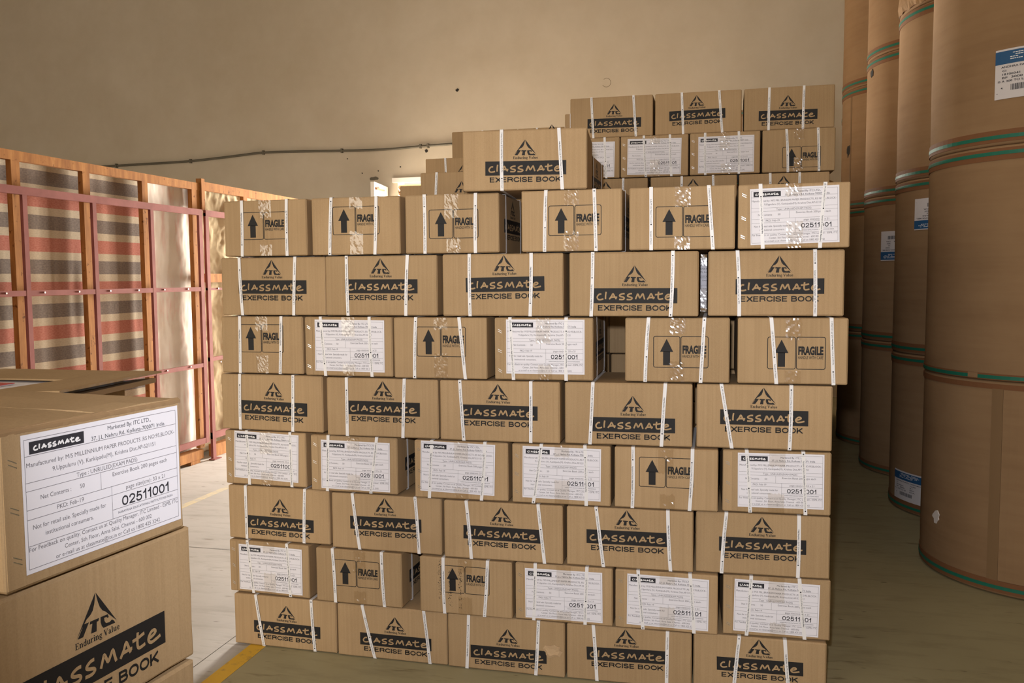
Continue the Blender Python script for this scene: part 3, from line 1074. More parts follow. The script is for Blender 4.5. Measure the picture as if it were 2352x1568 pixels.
def carton_body(wf, dp, seed):
    """closed carton: flat faces, soft uneven edges; base centre at the origin, front towards -y"""
    g = random.Random(seed)
    z0, z1 = 0.0016, 0.2064
    def axis(a, b, n):
        e = 0.0045
        return [a, a + e] + [a + e + (b - a - 2 * e) * i / n for i in range(1, n)] + [b - e, b]
    ax, ay, az = axis(-wf / 2, wf / 2, 8), axis(-dp / 2, dp / 2, 6), axis(z0, z1, 4)
    nx, ny, nz = len(ax) - 1, len(ay) - 1, len(az) - 1
    idx, vs, fs = {}, [], []
    def vert(i, j, k):
        if (i, j, k) in idx:
            return idx[i, j, k]
        p = Vector((ax[i], ay[j], az[k]))
        on = [(i in (0, nx)), (j in (0, ny)), (k in (0, nz))]
        if sum(on) >= 2:
            c = Vector((0, 0, (z0 + z1) / 2))
            amt = 0.0013 + 0.0011 * g.random()
            for q, o in enumerate(on):
                if o:
                    p[q] += -math.copysign(amt, p[q] - c[q])
        idx[i, j, k] = len(vs)
        vs.append(tuple(p))
        return idx[i, j, k]
    for k in (0, nz):
        for i in range(nx):
            for j in range(ny):
                q = [vert(i, j, k), vert(i + 1, j, k), vert(i + 1, j + 1, k), vert(i, j + 1, k)]
                fs.append(q if k else q[::-1])
    for j in (0, ny):
        for i in range(nx):
            for k in range(nz):
                q = [vert(i, j, k), vert(i + 1, j, k), vert(i + 1, j, k + 1), vert(i, j, k + 1)]
                fs.append(q if j == 0 else q[::-1])
    for i in (0, nx):
        for j in range(ny):
            for k in range(nz):
                q = [vert(i, j, k), vert(i, j + 1, k), vert(i, j + 1, k + 1), vert(i, j, k + 1)]
                fs.append(q if i else q[::-1])
    mb = MB()
    mb.add(vs, [tuple(q) for q in fs])
    return mb.mesh('carton_body', CARD)


BODY = {'L': [carton_body(LL, WW, s) for s in (1, 2, 3, 4)], 'W': [carton_body(WW, LL, s) for s in (5, 6, 7, 8)]}
P_EX, P_FR, P_LB = exercise_print(), fragile_print(), label_print()
mb = MB()
mb.box((0, -0.0004, -LH), (LW, 0.0003, 0))
M_LABEL = mb.mesh('carton_label', PAPER)
P_ST = [strap_print(ph, fl_) for fl_ in (False, True) for ph in (0.0, 0.045, 0.085, 0.125, 0.16, 0.19)]
mb = MB()
for s in (0.0, 0.006):
    mb.box((-0.0065, -0.0009, -0.0007 + s), (0.0065, 0.0, 0.0007 + s))
    for q in (mb,):
        pass
vs_ = [(x, y, z + 0.28 * x) for x, y, z in mb.v]
mb.v = [(x, y, z - 0.5 * x) for x, y, z in mb.v]
M_STAPLE = mb.mesh('staple', STEEL)
mb = MB()
mb.box((-0.0135, -0.0009, 0), (0.0135, 0.0002, 0.196))
M_JOINT = mb.mesh('glue_flap', CARD)


def tape_mesh(w, h, seed):
    """clear tape end, slightly crumpled"""
    g = random.Random(seed)
    mb = MB()
    n, m = 9, max(5, int(h / 0.006))
    vs = []
    for j in range(m + 1):
        for i in range(n + 1):
            z = -h * j / m + (g.uniform(-0.004, 0.004) if j == m else 0)
            edge = 0.35 if i in (0, n) else 1.0
            vs.append((-w / 2 + w * i / n + g.uniform(-.001, .001), -0.0008 - edge * g.random() * (0.0008 if g.random() < 0.8 else 0.0016), z))
    mb.add(vs, [(j * (n + 1) + i, (j + 1) * (n + 1) + i, (j + 1) * (n + 1) + i + 1, j * (n + 1) + i + 1) for j in range(m) for i in range(n)])
    return mb.mesh('sealing_tape', TAPE)


M_TAPE = [tape_mesh(0.050, h, s) for s, h in enumerate((0.050, 0.066, 0.040, 0.085))]


def strap_loop(ut, ub, wf, dp, seed):
    """flat band right round the carton; ut, ub: x of its centre at the top and bottom front edges"""
    g = random.Random(seed)
    w = 0.0058
    zt, zb = 0.2082, 0.0003
    yo = dp / 2 + 0.0024
    bow = g.uniform(-0.002, 0.002)
    path = []
    for i in range(7):
        t = i / 6
        path.append((ub + (ut - ub) * t + bow * math.sin(PI * t), -yo + 0.0006 * (abs(2 * t - 1)) ** 3, zb + 0.0012 + (zt - zb - 0.0024) * t))
    path += [(ut, -yo + 0.0025, zt), (ut, yo - 0.0025, zt), (ut, yo, zt - 0.003), (ub, yo, zb + 0.003), (ub, yo - 0.0025, zb), (ub, -yo + 0.0025, zb)]
    n = len(path)
    vs = []
    c = Vector((0, 0, 0.104))
    for x, y, z in path:
        ny_, nz_ = (y / yo), ((z - 0.104) / 0.104)
        iy = y * (1 - 0.0009 / yo) if abs(ny_) > 0.93 else y
        iz = z - 0.0006 * (1 if nz_ > 0 else -1) if abs(nz_) > 0.96 else z
        vs += [(x - w, y, z), (x + w, y, z), (x + w, iy, iz), (x - w, iy, iz)]
    fs = []
    for i in range(n):
        a, b = 4 * i, 4 * ((i + 1) % n)
        fs += [(a, a + 1, b + 1, b), (a + 1, a + 2, b + 2, b + 1), (a + 2, a + 3, b + 3, b + 2), (a + 3, a, b, b + 3)]
    mb = MB()
    mb.smooth = False
    mb.add(vs, [q[::-1] for q in fs])
    return mb


_nc = [0]


def carton(face, label, x, y, z, yaw, hrow=HH, straps=None, deco=None, group=None, k=1.0, side=False, text=True, tape=(0, 1), joint=True):
    """face 'L' shows a long side, 'W' an end; x, y, z is the front face's lower left corner"""
    _nc[0] += 1
    s = _nc[0]
    wf, dp = (LL, WW) if face == 'L' else (WW, LL)
    cx, cy = wf / 2 * k, dp / 2 * k
    t = thing('carton', label, 'carton', (x + cx * math.cos(yaw) - cy * math.sin(yaw), y + cx * math.sin(yaw) + cy * math.cos(yaw), z), yaw, group)
    t.scale = (k, k, hrow / HH)
    link('body', BODY[face][s % 4], t)
    yf = -dp / 2
    if deco:
        d, u, v = deco[:3]
        if d == 'E':
            link('exercise_print', P_EX, t, (u - wf / 2, yf - 0.0007, v), (0, -deco[4], 0))
        elif d == 'F':
            link('fragile_print', P_FR, t, (u - wf / 2, yf - 0.0007, v))
        elif d == 'L':
            lb = link('label', M_LABEL, t, (u - wf / 2, yf - 0.0013, v), (0, -deco[4], 0))
            if text:
                link('label_text', P_LB, lb, (0, -0.0007, 0))
            if joint:
                link('glue_flap', M_JOINT, t, (0.016 - wf / 2, yf, 0.006))
                g = random.Random(s)
                for q in (0.165, 0.098, 0.034):
                    link('staple', M_STAPLE, t, (0.017 - wf / 2 + g.uniform(-.002, .002), yf - 0.0009, q + g.uniform(-.006, .006)))
    if face == 'W' and tape:
        yt = yf - (0.0012 if deco and deco[0] == 'L' else 0.0)
        tt = link('sealing_tape', M_TAPE[s % 4], t, (0.002 * (s % 3), yt, 0.2060))
        tb = link('sealing_tape', M_TAPE[(s + 1) % 4], t, (0.002 * (s % 4), yt, 0.0020), (0, PI, 0))
    if straps:
        for q in range(0, len(straps), 2):
            ut, ub = straps[q] - wf / 2, straps[q + 1] - wf / 2
            so = strap_loop(ut, ub, wf, dp, s * 2 + q).build('strap', STRAP, t)
            if text:
                ang = math.atan2(ut - ub, 0.206)
                link('strap_text', P_ST[(s * 5 + q * 4) % 12], so, (ub, yf - 0.0030, 0.002), (0, ang, 0))
    if side:
        e = link('exercise_print' if face == 'W' else 'fragile_print', P_EX if face == 'W' else P_FR, t, (wf / 2 + 0.0007, 0.0, 0.098), (0, 0, PI / 2))
        for yy in (-dp * 0.28, dp * 0.28):
            so = strap_loop(yy, yy + 0.004, dp, wf + 0.002, s).build('strap', STRAP, t)
            so.rotation_euler = (0, 0, PI / 2)
            so.scale = (1, 1, 1.0)
    return t


ROWH = [0.199, 0.2051, 0.2087, 0.2098, 0.2144, 0.2173, 0.2174, 0.2083]
FRONT = {
 'A1': (-1.8026,0.0184,-0.0250, (0.0762, 0.0731, 0.2602, 0.2576), ('F', 0.1657, 0.1117, 0.1662, 0.1036)),
 'A2': (-1.4437,0.0081,-0.0026, (0.0789, 0.0692, 0.2508, 0.2426), ('F', 0.1717, 0.1221, 0.1761, 0.1035)),
 'A3': (-1.0852,0.0064,0.0134, (0.0715, 0.0716, 0.2562, 0.2539), ('F', 0.1761, 0.1024, 0.1775, 0.1043)),
 'A4': (-0.6642,-0.0060,0.0104, (0.0846, 0.079, 0.2468, 0.2527), ('F', 0.1814, 0.1038, 0.1794, 0.1048)),
 'A5': (-0.3025,0.0033,-0.0108, (0.0712, 0.072, 0.2546, 0.2694), ('F', 0.1751, 0.0918, 0.1755, 0.105)),
 'A6': (0.0447,0.0095,0.0215, (0.0675, 0.0772, 0.2637, 0.2503), ('L', 0.0354, 0.1898, 0.2646, 0.0222, 0.1773)),
 'B1': (-1.8223,0.0282,-0.0388, (0.0769, 0.0851, 0.3036, 0.2932), ('E', 0.209, 0.1299, 0.2732, -0.0068)),
 'B2': (-1.3946,0.0068,0.0048, (0.0836, 0.0856, 0.315, 0.3057), ('E', 0.2131, 0.1304, 0.2737, -0.0056)),
 'B3': (-0.9451,-0.0116,0.0158, (0.0974, 0.0979, 0.3138, 0.3089), ('E', 0.2211, 0.1348, 0.2787, 0.0144)),
 'B4': (-0.5009,-0.0077,0.0088, (0.0791, 0.0733, 0.3413, 0.3343), ('E', 0.2184, 0.0945, 0.2728, -0.0024)),
 'B5': (-0.0479,0.0405,0.0325, (0.0922, 0.0996, 0.3323, 0.3358), ('E', 0.2249, 0.1221, 0.2743, 0.0017)),
 'C1': (-1.8347,0.0290,-0.0228, (0.0799, 0.076, 0.2521, 0.2428), ('F', 0.17, 0.132, 0.17, 0.0988)),
 'C2': (-1.4732,-0.0064,-0.0149, (0.0629, 0.0792, 0.2525, 0.2597), ('L', 0.0406, 0.2049, 0.2689, -0.0084, 0.179)),
 'C3': (-1.1235,-0.0253,0.0075, (0.0829, 0.0757, 0.2401, 0.2607), ('F', 0.1743, 0.13, 0.1754, 0.0993)),
 'C4': (-0.7593,-0.0165,0.0291, (0.0544, 0.0656, 0.2479, 0.2471), ('L', 0.0408, 0.2081, 0.2731, -0.0016, 0.1803)),
 'C5': (-0.3157,0.0062,0.0055, (0.0773, 0.0665, 0.2575, 0.2466), ('F', 0.182, 0.1016, 0.1803, 0.0995)),
 'C6': (0.0477,0.0149,0.0151, (0.1037, 0.1218, 0.2867, 0.2961), ('F', 0.1818, 0.1015, 0.1779, 0.0987)),
 'D1': (-1.8434,0.0307,-0.0351, (0.0815, 0.0774, 0.3046, 0.2984), ('E', 0.2218, 0.111, 0.2751, -0.019)),
 'D2': (-1.3882,-0.0167,-0.0139, (0.0792, 0.0784, 0.3001, 0.2912), ('E', 0.2187, 0.1287, 0.266, -0.0061)),
 'D3': (-0.9558,-0.0277,0.0175, (0.0728, 0.0853, 0.324, 0.3226), ('E', 0.2094, 0.1276, 0.2754, -0.003)),
 'D4': (-0.5176,-0.0091,0.0219, (0.0958, 0.0854, 0.3357, 0.3233), ('E', 0.2304, 0.0954, 0.2673, 0.0044)),
 'D5': (-0.0808,0.0106,0.0210, (0.0783, 0.1131, 0.2968, 0.2939), ('E', 0.2127, 0.1295, 0.2729, 0.0022)),
 'E1': (-1.8345,0.0314,-0.0258, (0.0925, 0.0998, 0.2746, 0.2778), ('L', 0.0414, 0.2058, 0.2685, -0.0316, 0.1794)),
 'E2': (-1.4636,-0.0027,-0.0150, (0.0712, 0.0637, 0.2615, 0.2346), ('L', 0.042, 0.1905, 0.2727, -0.0093, 0.1762)),
 'E3': (-1.0535,-0.0252,0.0210, (0.0652, 0.0533, 0.2574, 0.2427), ('L', 0.0251, 0.2056, 0.2727, -0.0269, 0.1789)),
 'E4': (-0.7001,-0.0208,0.0234, (0.1028, 0.0735, 0.252, 0.2562), ('L', 0.0379, 0.1997, 0.2733, -0.0108, 0.1787)),
 'E5': (-0.3485,-0.0110,0.0089, (0.0614, 0.0596, 0.2561, 0.2474), ('F', 0.1704, 0.1255, 0.1783, 0.0931)),
 'E6': (0.0044,0.0092,0.0310, (0.0752, 0.0883, 0.2513, 0.2612), ('L', 0.0473, 0.1983, 0.2662, 0.0072, 0.18)),
 'F1': (-1.8263,0.0269,-0.0277, (0.0752, 0.0758, 0.324, 0.3162), ('E', 0.2195, 0.0918, 0.2751, -0.0118)),
 'F2': (-1.3850,-0.0028,-0.0256, (0.0832, 0.1086, 0.3258, 0.3382), ('E', 0.2105, 0.1252, 0.2772, 0.0091)),
 'F3': (-0.9480,-0.0251,0.0165, (0.0822, 0.0991, 0.3382, 0.3601), ('E', 0.2087, 0.1193, 0.2735, -0.0092)),
 'F4': (-0.5116,-0.0176,0.0329, (0.1009, 0.1258, 0.3401, 0.3497), ('E', 0.2057, 0.1332, 0.2637, 0.0067)),
 'F5': (-0.0802,0.0013,0.0554, (0.0977, 0.0838, 0.3264, 0.3254), ('E', 0.2124, 0.1257, 0.2737, 0.0048)),
 'G1': (-1.8237,0.0198,-0.0509, (0.0787, 0.1012, 0.2476, 0.2587), ('L', 0.0417, 0.1873, 0.2753, -0.0039, 0.1735)),
 'G2': (-1.4520,-0.0067,-0.0242, (0.0678, 0.0766, 0.2619, 0.2706), ('F', 0.1633, 0.1151, 0.1773, 0.0837)),
 'G3': (-1.0422,-0.0224,-0.0038, (0.0891, 0.0923, 0.252, 0.2389), ('F', 0.1687, 0.1274, 0.1781, 0.0881)),
 'G4': (-0.6933,-0.0148,-0.0014, (0.0715, 0.0653, 0.2516, 0.2446), ('L', 0.0347, 0.1849, 0.2703, 0.0078, 0.1714)),
 'G5': (-0.3455,-0.0162,0.0312, (0.0766, 0.0934, 0.2477, 0.2619), ('L', 0.0407, 0.1903, 0.2682, -0.0115, 0.1737)),
 'G6': (0.0095,0.0055,0.0552, (0.0894, 0.0762, 0.2409, 0.26), ('L', 0.0368, 0.1911, 0.2665, -0.0204, 0.1752)),
 'H1': (-1.8031,0.0088,-0.0253, (0.0928, 0.1231, 0.3233, 0.3348), ('E', 0.2201, 0.0973, 0.2712, -0.0093)),
 'H2': (-1.3717,-0.0054,0.0018, (0.0991, 0.1456, 0.3362, 0.3578), ('E', 0.2262, 0.0944, 0.2756, -0.0021)),
 'H3': (-0.9444,-0.0079,-0.0066, (0.0787, 0.0703, 0.3316, 0.3211), ('E', 0.2222, 0.09, 0.2758, 0.0097)),
 'H4': (-0.5143,-0.0097,0.0217, (0.0925, 0.105, 0.3437, 0.341), ('E', 0.207, 0.1366, 0.2612, 0.0336)),
 'H5': (-0.0859,-0.0003,0.0383, (0.1487, 0.1311, 0.2934, 0.3096), ('E', 0.2144, 0.1314, 0.2692, 0.0164)),
}

NUM = ['leftmost', 'second from left', 'third from left', 'fourth from left', 'fifth from left', 'sixth from left']
ROWN = {'A': 'top', 'B': 'second', 'C': 'third', 'D': 'fourth', 'E': 'fifth', 'F': 'sixth', 'G': 'seventh', 'H': 'bottom'}
KIND = {'E': 'exercise book carton', 'F': 'fragile arrow carton', 'L': 'white-labelled carton'}
ZR = [0.0015]
for h in ROWH:
    ZR.append(ZR[-1] + h)
ZTOP = ZR[8]
EXTRA = {'H3': ', torn at right', 'G3': ', smudged with stamps', 'A6': ', label tilted'}
SIDES = ('A1', 'A2', 'A3', 'A4', 'C4', 'E2', 'G2', 'E1')
DF = 2.894398919
FR_OBJ = {}
# ease the yaw of neighbours whose far ends would run into each other
for r in ROWN:
    row = sorted(q for q in FRONT if q[0] == r)
    w_, d_ = (LL, WW) if r in 'BDFH' else (WW, LL)
    for _ in range(40):
        for p_, q_ in zip(row, row[1:]):
            A_, B_ = FRONT[p_], FRONT[q_]
            gap = min((B_[0] - v * math.sin(B_[2])) - (A_[0] + w_ - v * math.sin(A_[2])) for v in (0, d_))
            if gap < 0.0035:
                for n_ in (p_, q_):
                    x_, y_, a_, s_, e_ = FRONT[n_]
                    FRONT[n_] = (x_, y_ + 0.08 * a_ * w_ / 2, a_ * 0.92, s_, e_)
for b, (x, dy, a, st, de) in FRONT.items():
    r, n = b[0], int(b[1]) - 1
    k = 'HGFEDCBA'.index(r)
    nm = NUM[n] if n < len([q for q in FRONT if q[0] == r]) - 1 else 'rightmost'
    lab = f"{KIND[de[0]]}, {nm} in {ROWN[r]} row of the front wall{EXTRA.get(b, '')}"
    kx = HH / ROWH[k]
    de2 = (de[0], de[1], de[2] * kx if de[0] != 'E' else min(de[2] * kx - 0.0241, 0.1065), *de[3:])
    FR_OBJ[b] = carton('L' if r in 'BDFH' else 'W', lab, x, DF + dy, ZR[k], a, ROWH[k], st, de2, 'strapped cartons of the front wall', side=b in SIDES)
# torn side of H3 and the stamp smudge of G3
t = FR_OBJ['H3']
g = random.Random(2)
mb = MB()
cx, cz = 0.408 - LL / 2, 0.135
P = []
for i in range(18):
    a = 2 * PI * i / 18
    P.append((0.032 * g.uniform(.8, 1.15) * math.cos(a), 0.027 * g.uniform(.7, 1.15) * math.sin(a)))
cx = 0.381 - LL / 2
cz = 0.098
vs = [(cx + u, -WW / 2 - 0.0012, cz + v) for u, v in P] + [(cx + u * .75, -WW / 2 - 0.005, cz + v * .75 + 0.004) for u, v in P] + [(cx + u * .4, -WW / 2 - 0.0025, cz + v * .4) for u, v in P]
mb.add(vs, [(i, (i + 1) % 18, 18 + (i + 1) % 18, 18 + i) for i in range(18)] + [(18 + i, 18 + (i + 1) % 18, 36 + (i + 1) % 18, 36 + i) for i in range(18)] + [tuple(range(36, 54))])
mb.build('torn_patch', plain('torn_cardboard', (0.47, 0.32, 0.18), 0.95), t)
t = FR_OBJ['G3']
mb = MB()
for i in range(230):
    u = g.choice((0.075, 0.112, 0.150)) + g.gauss(0, 0.0042)
    v = g.uniform(0.055, 0.200) - (0.03 if u > 0.1 else 0)
    w, h = g.uniform(.0006, .004), g.uniform(.0006, .0022)
    if v + h < 0.203:
        mb.face([(u - WW / 2, -LL / 2 - 0.0010, v), (u + w - WW / 2, -LL / 2 - 0.0010, v), (u + w - WW / 2, -LL / 2 - 0.0010, v + h), (u - WW / 2, -LL / 2 - 0.0010, v + h)])
sm = mb.build('stamp_smudge', INK, t)
sm['kind'] = 'stuff'

# one carton on top of the front wall, bridging the third and fourth of the top row
carton('L', 'lone carton bridging the gap on top of the front wall', -0.867, DF - 0.012, ZTOP + 0.0006, 0.095, 0.207, (0.135, 0.135, 0.329, 0.340), ('E', 0.2155, 0.076, 0.279, -0.007), None)

# the stepped stacks behind it
YQ = 4.5
Z9, Z10, Z11 = ZTOP + 0.0006, ZTOP + 0.2106, ZTOP + 0.4206
for (x, st, de), nm in zip(((-0.778, (0.11, 0.12, 0.325, 0.338), ('E', 0.227, 0.0735, 0.275, -0.012)), (-0.343, (0.132, 0.140, 0.315, 0.331), ('E', 0.208, 0.094, 0.275, 0.014)), (0.093, (0.119, 0.117, 0.281, 0.278), ('E', 0.207, 0.070, 0.27, -0.010))), ('left', 'middle', 'right')):
    carton('L', f'{nm} of three exercise book cartons crowning the tall rear stack', x, YQ + 0.03, Z11, 0.0, HH, st, de, 'cartons of the rear stack')
for (x, st, de), nm in zip(((-0.858, (0.07, 0.075, 0.262, 0.271), ('L', 0.046, 0.190, 0.27, -0.02)), (-0.514, (0.117, 0.128, 0.247, 0.255), ('L', 0.036, 0.193, 0.27, -0.018)), (-0.168, (0.074, 0.076, 0.236, 0.238), ('L', 0.041, 0.188, 0.27, -0.002)), (0.181, (0.112, 0.121, 0.258, 0.265), ('F', 0.183, 0.071, 0.1785, 0))),
                           ('labelled end-on carton half hidden by the lone carton', 'labelled end-on carton under the left crowning carton', 'labelled end-on carton under the middle crowning carton', 'fragile arrow carton under the right crowning carton')):
    carton('W', nm + ', rear stack', x, YQ, Z10, 0.0, HH, st, de, 'cartons of the rear stack')
for x, st, nm in ((-0.800, (0.19, 0.19, 0.30, 0.30), 'left of the three row ends'), (-0.362, (0.155, 0.157, 0.308, 0.309), 'middle'), (0.072, (0.147, 0.147, 0.285, 0.285), 'right')):
    carton('L', f"carton top just showing above the front wall's top row, {nm.split()[0]} of three", x, YQ - 0.004, Z9, 0.0, HH, st, ('E', 0.212, 0.098, 0.275, 0), 'cartons of the rear stack')
carton('L', 'lowest step of the left staircase, plain carton by the far doorway', -1.708, YQ - 0.01, Z9, 0.0, HH, (0.33, 0.33), ('E', 0.235, 0.08, 0.275, 0), 'stepped cartons left of the lone carton')
carton('L', 'second step of the left staircase, emblem beside the lone carton', -1.407, 3.975, Z9, 0.0, HH, (0.082, 0.073, 0.33, 0.33), ('E', 0.206, 0.066, 0.275, 0), 'stepped cartons left of the lone carton')
carton('L', 'third step of the left staircase, between the emblem carton and the topmost step', -1.733, 4.99, Z10, 0.0, HH, (0.124, 0.129, 0.32, 0.32), ('E', 0.232, 0.066, 0.275, 0), 'stepped cartons left of the lone carton')
carton('L', 'topmost step of the left staircase, behind the lone carton', -1.674, 5.335, Z11, 0.0, HH, (0.2, 0.2, 0.33, 0.33), ('E', 0.2135, 0.092, 0.275, 0), 'stepped cartons left of the lone carton')
carton('L', 'carton edge peeping over the top of the lone carton', -1.245, 5.335, Z11, 0.0, HH, (0.12, 0.12, 0.30, 0.30), ('E', 0.215, 0.128, 0.275, 0), 'stepped cartons left of the lone carton')
carton('L', 'carton corner peeping out behind the left crowning carton', -0.879, 4.935, Z11, 0.0, HH, (0.035, 0.035, 0.30, 0.30), None, 'stepped cartons left of the lone carton')
carton('W', 'carton showing its long right side beside the lone carton', -0.866, 3.520, Z9, 0.0, HH, (0.08, 0.08, 0.25, 0.25), ('F', 0.17, 0.11, 0.178, 0), 'stepped cartons left of the lone carton', side=True)

# cartons that carry the ones above: plain bodies, alike and hidden
HID = 'plain brown carton buried inside the stack'
def fill(face, xs, y, z, hrow):
    for x in xs:
        carton(face, HID, x, y, z, 0.0, hrow, None, None, 'cartons buried in the stacks', tape=())
def spread(x0, x1, w):
    n = int((x1 - x0 + 0.001) / w)
    return [x0 + i * w for i in range(n)]
for k in range(8):
    h, z = ROWH[k], ZR[k]
    odd = k % 2 == 0
    # second skin of the front wall
    if odd:
        fill('W', spread(-1.80, -0.87, 0.342)  + [-0.10], 3.36, z, h) if k != 6 else fill('W', spread(-1.80, -0.87, 0.342), 3.36, z, h)
    else:
        fill('L', spread(-1.80, -0.90, 0.426), 3.36, z, h)
        fill('L', [-0.10], 3.36, z, h)
    # column under the side-on carton
    fill('W', [-0.866], 3.520 if k > 5 else 3.50, z, h)
    # middle stack
    fill('L', [-1.79, -1.36, -0.93 - 0.002, 0.0], 3.985, z, h)
    # rear stacks
    if odd:
        fill('L', spread(-1.72, 0.52, 0.4285), YQ, z, h)
    else:
        fill('W', spread(-1.72, 0.52, 0.3425), YQ, z, h)
    fill('L', spread(-1.735, -0.40, 0.4285), 4.99 - 0.012, z, h)
    fill('L', spread(-1.735, -0.80, 0.4285), 5.335, z, h)
    if k == 5:
        t = carton('L', 'carton seen through the gap in the third row, word band half hidden', -0.506, 3.980, z, 0.0, h, None, ('E', 0.21, 0.118, 0.275, 0), 'cartons seen through gaps')
    else:
        fill('L', [-0.498], 3.985, z, h)
t = carton('W', 'labelled carton seen through the slit in the second row', -0.255, 3.290, ZR[6], 0.0, ROWH[6], None, ('L', 0.041, 0.193, 0.27, 0), 'cartons seen through gaps')
fill('L', spread(-1.735, -0.80, 0.4285), 4.99 - 0.012, Z9, HH)
fill('L', [-0.878], 4.99 - 0.012, Z9, HH)
fill('L', [-1.30, -0.872], 4.99 - 0.012, Z10, HH)
fill('L', spread(-1.70, -0.80, 0.4285), 5.335, Z9, HH)
fill('L', spread(-1.70, -0.80, 0.4285), 5.335, Z10, HH)
fill('L', [-1.24], YQ - 0.01, Z9, HH)

# ---------------------------------------------------------------- the near stack at left, on a pallet
PAL = plain('pallet_timber', (0.36, 0.24, 0.13), 0.85)
pt = thing('pallet', 'timber pallet under the near stack of cartons', 'pallet', (-1.35, 1.285, 0.0015))
for i in range(7):
    member('deck_board', (-0.52 + i * 0.15, -0.53, 0.105), (-0.41 + i * 0.15, 0.53, 0.125), PAL, pt)
for yy in (-0.52, -0.04, 0.44):
    member('bearer', (-0.52, yy, 0.0), (0.50, yy + 0.08, 0.105), PAL, pt)
z = 0.127
hk = (1.001 - z) / 4
KZ = [z + i * hk for i in range(5)]
GK = 'near cartons at left'
k1 = carton('W', 'near carton at left with big white label, topmost of its stack', -0.850, 0.866, KZ[4], 1.457, 0.207, None, ('L', 0.0314, 0.198, 0.27, -0.002), GK, k=0.925, tape=())
for o in k1.children:
    if o.name.startswith('label'):
        o.scale = (1.109, 1, 1.003)
k2 = carton('L', 'near carton with exercise book print, directly under the big-labelled one', -0.866, 0.809, KZ[3], 1.468, hk - 0.0015, None, ('E', 0.2175, 0.071, 0.275, 0), GK, k=0.945)
k3 = carton('W', 'near carton at the bottom left corner of the picture, label corner showing', -0.860, 0.870, KZ[2], 1.468, hk - 0.0015, None, ('L', 0.046, 0.150, 0.27, 0), GK, tape=())
for i in (0, 1):
    carton('L', 'plain brown carton below the picture in the near stack', -0.875, 0.800, KZ[i], 1.468, hk - 0.0015, None, None, 'lower cartons of the near stack')
# loose top flaps of the near carton: two leaves with a seam between
for s in (-1, 1):
    mb = MB()
    n = 8
    vs = []
    for i in range(n + 1):
        yv = -LL / 2 + 0.002 + (LL - 0.004) * i / n
        for u in (0.0015, WW / 4, WW / 2 - 0.002):
            lift = 0.0006 + 0.003 * (1 - abs(u - WW / 4) / (WW / 4)) * (0.6 + 0.4 * math.sin(i * 1.3 + s)) + (0.004 * abs(noise.noise((i * 0.7, s, u))) if u < 0.01 else 0)
            vs.append((s * u, yv, 0.2066 + lift))
    low = [(a, b, 0.2066) for a, b, c in vs]
    N = len(vs)
    fs = [(3 * i + q, 3 * i + q + 1, 3 * i + q + 4, 3 * i + q + 3) for i in range(n) for q in range(2)]
    fs = fs if s > 0 else [f[::-1] for f in fs]
    rim = [(3 * i, 3 * (i + 1)) for i in range(n)] + [(3 * i + 2, 3 * (i + 1) + 2) for i in range(n)] + [(0, 1), (1, 2), (3 * n, 3 * n + 1), (3 * n + 1, 3 * n + 2)]
    mb.add(vs + low, fs + [(a, b, N + b, N + a) for a, b in rim])
    mb.build('top_flap', CARD, k1)
mb = MB()
g = random.Random(5)
n = 40
vs = []
for i in range(n + 1):
    u = -WW / 2 + WW * i / n
    a = 0.0006 * g.random()
    vs += [(u, -LL / 2 - 0.0006 - a, 0.2015 - 0.001 * g.random()), (u, -LL / 2 - 0.0008 - a, 0.2050), (u, -LL / 2 + 0.004, 0.2085 + 0.0012 * g.random()), (u, -LL / 2 + 0.010, 0.2078)]
mb.add(vs, [(4 * i + q, 4 * i + 4 + q, 4 * i + 5 + q, 4 * i + 1 + q) for i in range(n) for q in range(3)])
mb.build('worn_edge', CARD_EDGE, k1)

# open carton behind it: flaps folded out, a white sheet with a red-edged book inside
HK4 = (0.972 - 0.127) / 4
oc = thing('open_carton', 'open carton with flaps folded out behind the big-labelled near carton', 'carton', (-1.56, 1.585, 0.9725))
mb = MB()
bx0, bx1, by0, by1, hh = -0.169, 0.169, -0.210, 0.210, 0.197
w = 0.004
mb.box((bx0, by0, 0), (bx1, by1, 0.004))
mb.box((bx0, by0, 0.004), (bx0 + w, by1, hh))
mb.box((bx1 - w, by0, 0.004), (bx1, by1, hh))
mb.box((bx0 + w, by0, 0.004), (bx1 - w, by0 + w, hh))
mb.box((bx0 + w, by1 - w, 0.004), (bx1 - w, by1, hh))
mb.build('body', CARD, oc)


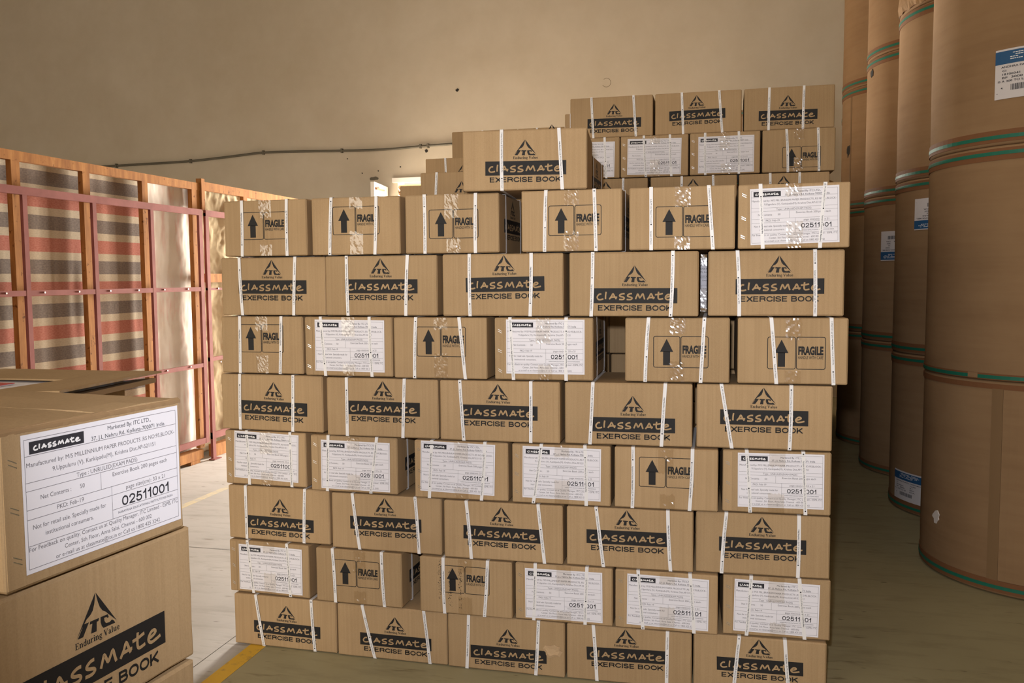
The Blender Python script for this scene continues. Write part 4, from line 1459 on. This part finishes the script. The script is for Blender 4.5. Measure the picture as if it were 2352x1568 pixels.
def flap(pts, th, m, name):
    mb = MB()
    n = len(pts)
    mb.add([(a, b, c) for a, b, c in pts] + [(a, b, c - th) for a, b, c in pts], [tuple(range(n)), tuple(range(2 * n - 1, n - 1, -1))] + [(i, n + i, n + (i + 1) % n, (i + 1) % n) for i in range(n)])
    return mb.build(name, m, oc)


flap([(0.165, -0.205, 0.202), (0.336, -0.190, 0.207), (0.279, 0.200, 0.203), (0.165, 0.205, 0.201)], 0.0045, CARD, 'flap')
flap([(-0.169, 0.012, 0.2015), (0.163, 0.018, 0.2015), (0.163, 0.209, 0.2005), (-0.169, 0.209, 0.2005)], 0.0035, CARD, 'flap')
flap([(0.172, -0.200, 0.176), (0.318, -0.190, 0.188), (0.270, 0.190, 0.188), (0.172, 0.195, 0.178)], 0.011, CARD_EDGE, 'flap')
g = random.Random(9)
mb = MB()
n = 30
vs = []
for i in range(n + 1):
    t_ = i / n
    ex, ey = 0.3375 - 0.057 * t_, -0.190 + 0.390 * t_
    j = 0.0016 * g.random()
    zz = 0.2075 - 0.004 * t_
    vs += [(ex - 0.012, ey, zz + 0.0005 + j), (ex + j, ey, zz + 0.0008), (ex + 0.0008 + j, ey, zz - 0.009), (ex - 0.010, ey, zz - 0.0105)]
mb.add(vs, [(4 * i + q, 4 * i + 4 + q, 4 * i + 5 + q, 4 * i + 1 + q) for i in range(n) for q in range(3)])
mb.build('sealing_tape', TAPE, oc)
sh = MB()
sh.box((-0.160, -0.200, 0.1900), (0.160, 0.200, 0.1930))
tag(sh.build('paper_sheet', PAPER, None), 'white sheet lying in the mouth of the open carton', 'paper').location = oc.location
bk = thing('book', 'red-edged book lying on the white sheet in the open carton', 'book', (-1.62, 1.50, 0.9725 + 0.1936))
mb = MB()
mb.box((-0.10, -0.11, 0), (0.135, 0.060, 0.0025))
mb.build('pages', PAPER, bk)
mb = MB()
mb.box((-0.101, -0.111, 0.0025), (0.137, 0.0615, 0.0036))
mb.build('cover', plain('red_cover', (0.55, 0.04, 0.05), 0.25, 0.6), bk)
for i in range(4):
    carton('W', 'plain brown carton under the open carton, hidden by the near stack', -1.729, 1.375, 0.127 + i * HK4, 0.0, HK4 - 0.0015, None, None, 'lower cartons of the near stack')
